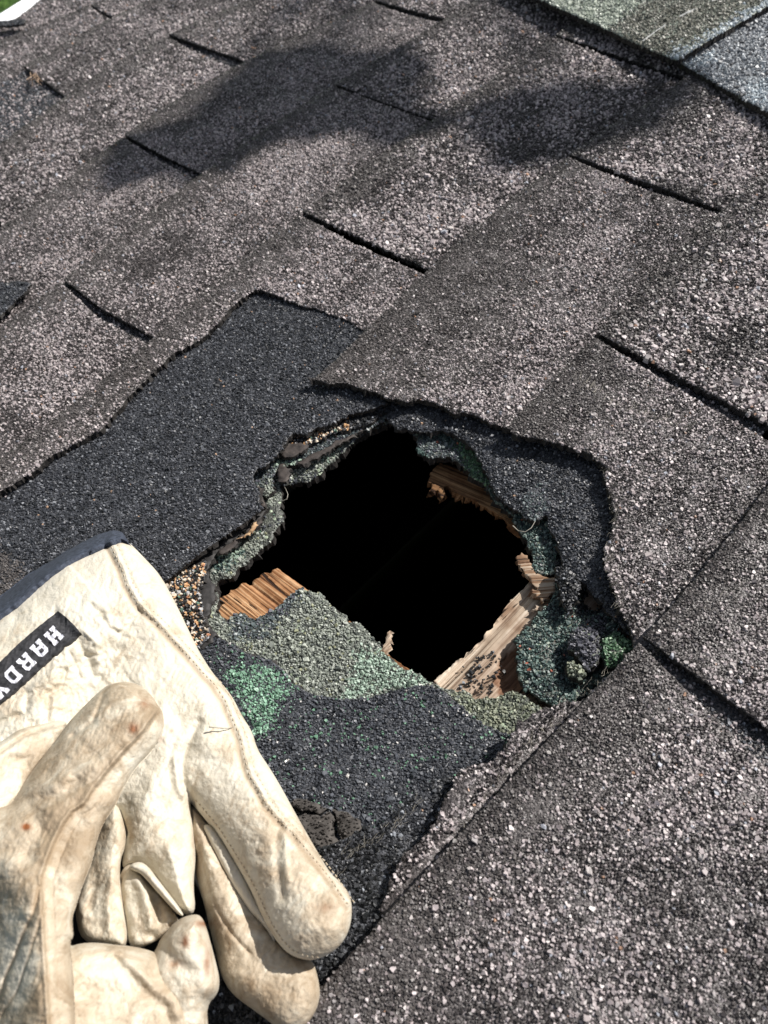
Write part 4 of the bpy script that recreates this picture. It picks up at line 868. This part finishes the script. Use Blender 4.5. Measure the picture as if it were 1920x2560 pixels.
# label patch and its letters
M_LAB = plain('black_woven_label', (.012, .012, .014), .8, .0003, 700, (.045, .045, .05))
M_LET = plain('white_woven_letters', (.60, .60, .66), .8, .0003, 900, (.82, .82, .88))
def surf_patch(name, poly, h0, th, mat, parent, sp=5.0, rag=0.0):
    poly = np.array(poly, float); lo, hi = poly.min(0), poly.max(0); B = []
    for a, b in zip(poly, np.roll(poly, -1, 0)):
        m = max(1, int(np.linalg.norm(b - a) / sp)); t = np.arange(m) / m; q = a + (b - a) * t[:, None]
        if rag: q = q + (np.random.default_rng(3).normal(0, rag, q.shape) * (t > 0)[:, None])
        B.append(q)
    B = np.vstack(B); X_, Y_ = np.meshgrid(np.arange(lo[0], hi[0], sp), np.arange(lo[1], hi[1], sp)); X_ = X_.ravel(); Y_ = Y_.ravel()
    k = pip(X_, Y_, B) & (pdist(X_, Y_, B, True) > sp * .45); I = np.c_[X_[k], Y_[k]]; nb = len(B)
    vs, _, fs, _, _, _ = geometry.delaunay_2d_cdt([Vector(p) for p in np.vstack([B, I])], [(i, (i + 1) % nb) for i in range(nb)], [], 0, 1e-5)
    V2 = np.array([v[:] for v in vs]); F = np.array([f[:] for f in fs if len(f) == 3]); c = V2[F].mean(1); F = F[pip(c[:, 0], c[:, 1], B)]
    a = V2[F]; cr = (a[:, 1, 0] - a[:, 0, 0]) * (a[:, 2, 1] - a[:, 0, 1]) - (a[:, 1, 1] - a[:, 0, 1]) * (a[:, 2, 0] - a[:, 0, 0]); F = F[np.abs(cr) > 1e-6]; cr = cr[np.abs(cr) > 1e-6]
    F = np.where((cr > 0)[:, None], F[:, ::-1], F)
    h = gsurf(V2[:, 0], V2[:, 1]) + h0
    top = unp(V2[:, 0], V2[:, 1], h); bot = top.copy(); bot[:, 2] -= th; nv = len(top)
    E = np.concatenate([F[:, [0, 1]], F[:, [1, 2]], F[:, [2, 0]]]); be = E[~np.isin(E[:, 0] * nv + E[:, 1], E[:, 1] * nv + E[:, 0])]
    return mesh_obj(name, np.vstack([top, bot]), [F, np.c_[be[:, 1], be[:, 0], be[:, 0] + nv, be[:, 1] + nv]], [mat], parent=parent, smooth=False)
lab = surf_patch('label_patch', [(125,1320),(140,1331),(157,1347),(173,1366),(162,1378),(150,1386),(125,1407),(100,1428),(75,1452),(50,1474),(25,1498),(0,1518),(-50,1558),(-70,1480),(0,1430),(37,1393),(75,1360)], .0016, .0022, M_LAB, glove, rag=.3)
SL = .0
GLY = {  # blocky letters drawn in a unit box
 'H': [[(0,0),(.42,0),(.42,.2),(.34,.2),(.34,.38),(.66,.38),(.66,.2),(.58,.2),(.58,0),(1,0),(1,.2),(.94,.2),(.94,.8),(1,.8),(1,1),(.58,1),(.58,.8),(.66,.8),(.66,.62),(.34,.62),(.34,.8),(.42,.8),(.42,1),(0,1),(0,.8),(.06,.8),(.06,.2),(0,.2)]],
 'A': [[(0,0),(.42,0),(.42,.2),(.34,.2),(.34,.34),(.66,.34),(.66,.2),(.58,.2),(.58,0),(1,0),(1,.2),(.94,.2),(.94,.82),(.78,1),(.22,1),(.06,.82),(.06,.2),(0,.2)]],
 'R': [[(0,0),(.42,0),(.42,.2),(.34,.2),(.34,.36),(.52,.36),(.64,.2),(.64,0),(1,0),(1,.2),(.88,.34),(.80,.42),(.95,.54),(.95,.85),(.80,1),(0,1),(0,.8),(.06,.8),(.06,.2),(0,.2)]],
 'D': [[(0,0),(.76,0),(.96,.2),(.96,.8),(.76,1),(0,1),(0,.8),(.06,.8),(.06,.2),(0,.2)]],
 'Y': [[(.30,0),(.70,0),(.70,.2),(.64,.2),(.64,.40),(.95,.8),(1,.8),(1,1),(.62,1),(.62,.82),(.5,.62),(.38,.82),(.38,1),(0,1),(0,.8),(.05,.8),(.36,.40),(.36,.2),(.30,.2)]]}
HOLES = {'A': [(.34,.55),(.66,.55),(.66,.72),(.6,.8),(.4,.8),(.34,.72)], 'R': [(.34,.57),(.62,.57),(.67,.62),(.67,.74),(.62,.8),(.34,.8)], 'D': [(.34,.22),(.62,.22),(.68,.3),(.68,.7),(.62,.78),(.34,.78)]}
rd = np.array([-.70, .715]); upv = np.array([.72, .70])
# note: the label hangs head down in the photo, the tops of its letters point to the lower right
c0 = np.array([116, 1373.]); Wl, Hl = 30., 33.
cents = [np.array([116,1373.]), np.array([85.5,1401.]), np.array([56.5,1430.]), np.array([27,1459.]), np.array([-1,1489.])]
def ltr(ch, c):
    f = lambda p: c + rd * (p[0] - .5) * Wl + upv * (p[1] - .5) * Hl
    return [f(p) for p in GLY[ch][0]], ([f(p) for p in HOLES[ch]] if ch in HOLES else None)
for ch, c in zip('HARDY', cents):
    o, h = ltr(ch, c)
    surf_patch('letter', o, .0020, .0004, M_LET, lab, sp=3.2)
    if h: surf_patch('letter_counter', h, .0023, .0004, M_LAB, lab, sp=3.2)
# seam stitches
M_THREAD = plain('tan_thread', (.42, .34, .24), .8, 0, 300, (.58, .50, .38))
def stitches(lines_, L0=7.0, gap=4.0, lift=.0004, rad=.00028):
    Vs = []; Fs = []
    for ln_ in lines_:
        s = resamp(ln_, max(2, int(sum(np.hypot(*(np.array(b) - a)) for a, b in zip(ln_[:-1], ln_[1:])) / 1.0)))
        per = int(L0 + gap)
        for k in range(0, len(s) - int(L0), per):
            p = s[[k, k + int(L0 / 2), k + int(L0)]]; h = gsurf(p[:, 0], p[:, 1])
            if h.min() < .002: continue
            q = unp(p[:, 0], p[:, 1], h + np.array([-.0002, lift, -.0002])); d = q[2] - q[0]; sd = np.cross(d, [0, 0, 1.]); sd /= np.linalg.norm(sd) + 1e-9
            b = len(Vs)
            for t in range(3): Vs += [q[t] + sd * rad, q[t] + [0, 0, rad], q[t] - sd * rad]
            for t in range(2):
                for e in range(2): Fs.append((b + t*3 + e, b + t*3 + e + 1, b + t*3 + e + 4, b + t*3 + e + 3))
    return np.array(Vs), np.array(Fs)
V, F = stitches([off(SEAM1, 22, -6), off(SEAM1, 9, -2), off(rev(F1L), 9, -8)])
mesh_obj('seam_stitching', V, F, [M_THREAD], parent=glove, smooth=False)
#REST
# eave edge
e = px2xy([(0,57),(94,-3)], 0); d_ = (e[1] - e[0]) / np.linalg.norm(e[1] - e[0])
pA = e[0] - d_ * .9; pB = e[0] + d_ * 1.6; nout = np.array([-d_[1], d_[0]])
if (px2xy([(0,0)], 0)[0] - e[0]) @ nout < 0: nout = -nout
prof = [(-.05,-.0085),(.0006,-.0085),(.004,-.0012),(.030,.0012),(.0335,-.0010),(.0335,-.020),(.015,-.0215),(.0150,-.060),(.019,-.066),(.017,-.0665),(.0135,-.0600),(.0135,-.0215),(.0320,-.0185),(.0320,-.0020),(.0295,.0000),(.0045,-.0024),(.0012,-.0098),(-.05,-.0098)]
V = []
for p in (pA, pB):
    for (a, z) in prof: q = p + nout * a; V.append((q[0], q[1], z))
n = len(prof); F = [(i, (i + 1) % n, n + (i + 1) % n, n + i) for i in range(n)]
dr = mesh_obj('drip_edge', np.array(V), np.array(F), [M_WHITE], smooth=False)
tag(dr, 'white metal drip edge along the eave at the top left corner', 'drip edge')
for pl, zz, lb in (([(-80,640),(-20,606),(10,614),(40,607),(66,613),(58,628),(40,642),(22,662),(0,683),(-60,730)], .0035, 'dark curled shingle flake at the left edge above the long slit'),
                   ([(-60,60),(-10,47),(15,45),(35,41),(56,44),(50,52),(25,55),(0,57),(-50,72)], .0070, 'dark curled shingle scrap lying by the white drip edge')):
    fk = sheet('shingle_flake', [(px2xy(pl, zz), .0008)], lambda x, y, zz=zz: zz + .0012 * (fbm(x * 60, y * 60, 95) - .5), .0022, .003, [M_CHAR, M_ASPH], grain=packed(.0012, .0015, region_colors('char', []), sz=.28))
    tag(fk, lb, 'shingle flake')
# twigs by the lifted corner
def tubes(name, paths, rads, mat, parent=None, sides=5):
    V = []; F = []
    for pts, r_ in zip(paths, rads):
        pts = np.asarray(pts, float); b0 = len(V)
        for k, p in enumerate(pts):
            d = pts[min(k + 1, len(pts) - 1)] - pts[max(k - 1, 0)]; d = d / (np.linalg.norm(d) + 1e-9)
            u = np.cross(d, [.13, .2, 1]); u /= np.linalg.norm(u) + 1e-9; v = np.cross(d, u); rr = r_ * (1 - .6 * k / max(1, len(pts) - 1))
            for s in range(sides):
                a = 6.283 * s / sides; V.append(p + rr * (math.cos(a) * u + math.sin(a) * v))
        for k in range(len(pts) - 1):
            for s in range(sides): F.append((b0 + k*sides + s, b0 + k*sides + (s+1) % sides, b0 + (k+1)*sides + (s+1) % sides, b0 + (k+1)*sides + s))
    return mesh_obj(name, np.array(V), np.array(F), [mat], parent=parent)
M_TWIG = plain('dry_twig', (.20, .12, .075), .8, .0003, 300, (.50, .38, .28))
def bent(p0, p1, z0, z1, w, seed, n=7):
    r = np.random.default_rng(seed); a, b = unp(*p0, z0), unp(*p1, z1); t = np.linspace(0, 1, n)[:, None]
    return a + (b - a) * t + r.normal(0, w, (n, 3)) * np.sin(t * 3.14) + np.array([0, 0, abs(w) * 2]) * np.sin(t * 3.14)
tw = [((66,158),(84,186)),((70,172),(90,184)),((62,178),(86,180)),((74,160),(70,186)),((78,168),(92,176))]
tubes('dry_twigs', [bent(a, b, -.002, .001 + .001 * (k % 3), .0022, k) for k, (a, b) in enumerate(tw)], [.0006] * 5, M_TWIG)['kind'] = 'x'
o = bpy.data.objects['dry_twigs']; del o['kind']; tag(o, 'pinch of pale dry twigs caught under the lifted shingle corner, top left', 'twigs')
# single fibres
fib = [((592,1087),(607,1066),'short pale fibre curling over the left rim of the hole'),((1112,1142),(1140,1134),'pale curled fibre dangling under the charcoal flap at right'),((1150,1312),(1178,1308),None)]
h_ = tubes('hair_fibre', [unp(np.array([611, 620, 622, 619, 615.]), np.array([1082, 1078, 1068, 1060, 1052.]), np.array([-.012, -.010, -.009, -.010, -.012]))], [.00025], M_HAIR); tag(h_, 'short pale fibre curling from the left rim over the dark hole', 'fibre', 'stray fibres')
h_ = tubes('hair_fibre', [unp(np.array([1108, 1120, 1135, 1148, 1156.]), np.array([1136, 1147, 1149, 1140, 1126.]), np.array([-.014, -.011, -.009, -.008, -.009]))], [.0003], M_HAIR); tag(h_, 'pale curled fibre dangling below the charcoal flap at the right rim', 'fibre', 'stray fibres')
h_ = tubes('hair_fibre', [unp(np.array([452, 465, 480, 495, 502.]), np.array([1570, 1571, 1573, 1573, 1571.]), gsurf(np.array([452, 465, 480, 495, 502.]), np.array([1570, 1571, 1573, 1573, 1571.])) + np.array([.004, .003, .0025, .0015, .0005]))], [.0004], M_HAIR); tag(h_, 'loose grey thread sticking out of the seam on the glove', 'thread', 'stray fibres')
# glass fibre fuzz along torn edges
r = np.random.default_rng(5)
def fuzz(line, z, n, ln_, name, label, seed, sx=1, sy=-1):
    r = np.random.default_rng(seed); L_ = resamp(line, 400); paths = []
    for k in range(n):
        p = L_[r.integers(400)] + r.normal(0, 6, 2); q = p + np.array([sx, sy]) * r.uniform(.3, 1) * ln_ + r.normal(0, 5, 2)
        z0 = z; z1 = z + r.uniform(.0008, .0035)
        a, b = unp(*p, z0), unp(*q, z1); t = np.linspace(0, 1, 4)[:, None]; paths.append(a + (b - a) * t + r.normal(0, .00018, (4, 3)))
    o = tubes(name, paths, [.00013] * n, M_HAIR, sides=3); return tag(o, label, 'fibres', kind='stuff')
fuzz([(700,2010),(740,1850),(830,1800),(900,1740)], -.0045, 70, 18, 'glass_fibres', 'pale glass fibres fraying from the torn shingle beside the glove fingertip', 3)
fuzz([(1345,1335),(1310,1205),(1330,1120),(1305,1010)], -.003, 110, 13, 'glass_fibres', 'pale glass fibres fraying along the right edge of the hole', 4)
fuzz([(1000,1790),(1100,1650),(1250,1500),(1340,1440)], -.003, 120, 12, 'glass_fibres', 'pale glass fibres lying on the torn strip below the hole', 8)
fuzz([(1470,1340),(1560,1290),(1659,1220),(1700,1100)], .0006, 90, 14, 'glass_fibres', 'fine fibres on the shingle at the right edge above the lowest slit', 9)
fuzz([(1200,790),(1300,860),(1400,900),(1500,930)], .0006, 110, 13, 'glass_fibres', 'fine fibres on the shingle below the thick right-hand slit', 10)
# lawn far below
def lawn():
    m, nt, b = newmat('grass_green'); L = nt.links.new
    tc = N(nt, 'ShaderNodeTexCoord'); n = N(nt, 'ShaderNodeTexNoise'); n.inputs['Scale'].default_value = 9; n.inputs['Detail'].default_value = 10; n.inputs['Roughness'].default_value = .75; L(tc.outputs['Object'], n.inputs[0])
    L(ramp(nt, n.outputs[0], [(.32, (.015, .035, .006)), (.5, (.055, .13, .015)), (.68, (.14, .24, .04))]), b.inputs['Base Color']); b.inputs['Roughness'].default_value = .9
    bp = N(nt, 'ShaderNodeBump'); bp.inputs['Distance'].default_value = .05; L(n.outputs[0], bp.inputs['Height']); L(bp.outputs[0], b.inputs['Normal'])
    return m
M_LAWN = lawn()
me = bpy.data.meshes.new('lawn'); me.from_pydata([(-150,-150,0),(150,-150,0),(150,150,0),(-150,150,0)], [], [(0,1,2,3)]); me.materials.append(M_LAWN)
o = bpy.data.objects.new('lawn', me); COL.objects.link(o); o['kind'] = 'structure'
# grass blades where the photo sees the lawn
Ti = np.array(T); 
def toworld(p): return (Ti[:3, :3] @ np.asarray(p).T).T + Ti[:3, 3]
Cw = toworld(CC[None])[0]; pix = []
q = unp(np.array([-60., 130.]), np.array([-60., 70.]), -.1); dd = toworld(q) - Cw; g0 = Cw + dd * (-Cw[2] / dd[:, 2])[:, None]
gc0 = g0.mean(0); r = np.random.default_rng(9); n = 9000
bx = gc0[0] + r.uniform(-1.3, 1.3, n); by = gc0[1] + r.uniform(-1.3, 1.3, n); a = r.uniform(0, 6.28, n); h = r.uniform(.04, .09, n); wd = .0028; ln_ = r.uniform(.01, .05, n); a2_ = r.uniform(0, 6.28, n)
V = np.stack([np.stack([bx - wd * np.cos(a), by - wd * np.sin(a), 0 * a], 1), np.stack([bx + wd * np.cos(a), by + wd * np.sin(a), 0 * a], 1), np.stack([bx + ln_ * np.cos(a2_), by + ln_ * np.sin(a2_), h], 1)], 1).reshape(-1, 3)
me = bpy.data.meshes.new('grass'); me.from_pydata(V.tolist(), [], [(3*i, 3*i+1, 3*i+2) for i in range(n)]); me.materials.append(plain('grass_blade', (.05, .12, .012), .7, 0, 5, (.16, .30, .05)))
o = bpy.data.objects.new('grass', me); COL.objects.link(o); tag(o, 'sunlit green grass beyond the white drip edge', 'grass', kind='stuff')
# added unseen leafy branch, its foliage laid out to fill the soft shadow outlines
SH1 = [(228,380),(262,300),(330,285),(420,262),(500,185),(560,130),(640,108),(760,100),(850,112),(905,150),(880,200),(940,240),(905,300),(800,285),(700,275),(600,300),(520,325),(470,372),(400,372),(330,345),(300,390)]
SH2 = [(1030,280),(1020,230),(1100,215),(1180,190),(1300,185),(1440,180),(1460,220),(1400,280),(1300,300),(1200,330),(1100,330)]
M_LEAF = plain('dark_leaf', (.03, .07, .015), .6, 0, 20, (.06, .13, .03))
def shadow_leaves(poly, dens, seed, dist):
    r = np.random.default_rng(seed); xy = px2xy(poly, 0); lo, hi = xy.min(0), xy.max(0); P = []
    x = r.uniform(lo[0], hi[0], dens); y = r.uniform(lo[1], hi[1], dens); k = pip(x, y, xy)
    x, y = x[k], y[k]; t = dist + r.uniform(-.25, .25, len(x))
    return np.c_[x, y, 0 * x] + SDIR * t[:, None]
LP = np.vstack([shadow_leaves(SH1, 900, 1, 1.9), shadow_leaves(SH2, 300, 2, 2.4)])
r = np.random.default_rng(12); n = len(LP); sz = r.uniform(.010, .019, n)
u = r.normal(size=(n, 3)); u /= np.linalg.norm(u, axis=1)[:, None]; s_ = np.tile(SDIR, (n, 1)) + r.normal(0, .35, (n, 3)); v = np.cross(s_, u); v /= np.linalg.norm(v, axis=1)[:, None]; u = np.cross(v, s_); u /= np.linalg.norm(u, axis=1)[:, None]
rim = [(0,-1.5),(.55,-.7),(.62,.1),(.3,.9),(0,1.5),(-.3,.9),(-.62,.1),(-.55,-.7)]
V = np.stack([LP + (u * a + v * b) * sz[:, None] for a, b in rim], 1).reshape(-1, 3); F = (np.arange(n) * 8)[:, None] + np.arange(8)
bb = LP.mean(0) + np.array([-.62, -.35, .1])
br = thing('shadow_branch', bb, 'added leafy branch out of view, shaped to cast the soft roof shadow', 'branch')
mesh_obj('shadow_leaves', V, [F], [M_LEAF], parent=br, smooth=False)
ends = LP[r.choice(n, 16)]; paths = []
for e_ in ends: t = np.linspace(0, 1, 6)[:, None]; paths.append(bb + (e_ - bb) * t * .96 + r.normal(0, .012, (6, 3)) * np.sin(t * 3.14))
tubes('twig', paths, [.004] * 16, M_TWIG, parent=br)
tubes('limb', [np.array([bb, bb + [-.3, -.2, .1], bb + [-.9, -.6, 0], bb + [-1.6, -1.0, -.9], bb + [-2.0, -1.2, -4.0]])[::-1]], [.09], plain('bark', (.06, .045, .035), .9, .004, 40, (.16, .13, .10)), parent=br, sides=10)
# loose grains lying about in the hole
M_GR = M_CHAR
def loose(poly, z, n, pal, size, name, label, seed):
    r = np.random.default_rng(seed); xy = px2xy(poly, z); lo, hi = xy.min(0), xy.max(0)
    x = r.uniform(lo[0], hi[0], n * 3); y = r.uniform(lo[1], hi[1], n * 3); k = pip(x, y, xy); x, y = x[k][:n], y[k][:n]
    zz = z(x, y) if callable(z) else np.full(len(x), z)
    V, F, c = grains(np.c_[x, y, zz], size * np.exp(r.normal(0, .3, len(x))), pick(pal, len(x), r), seed=seed)
    o = mesh_obj(name, V, F, [M_GR], attrs={'gm': np.ones(len(V)), 'gc': c, 'v': np.zeros(len(V)), 'pd': np.zeros(len(V))}, smooth=False)
    return tag(o, label, 'grains', kind='stuff')
loose([(1000,1440),(1060,1400),(1100,1440),(1060,1500),(990,1485)], -.0222, 90, 'black', .0012, 'loose_granules', 'loose dark grains scattered on the sunlit grey board', 31)
for o in bpy.data.objects:
    if '_b' in o: del o['_b']
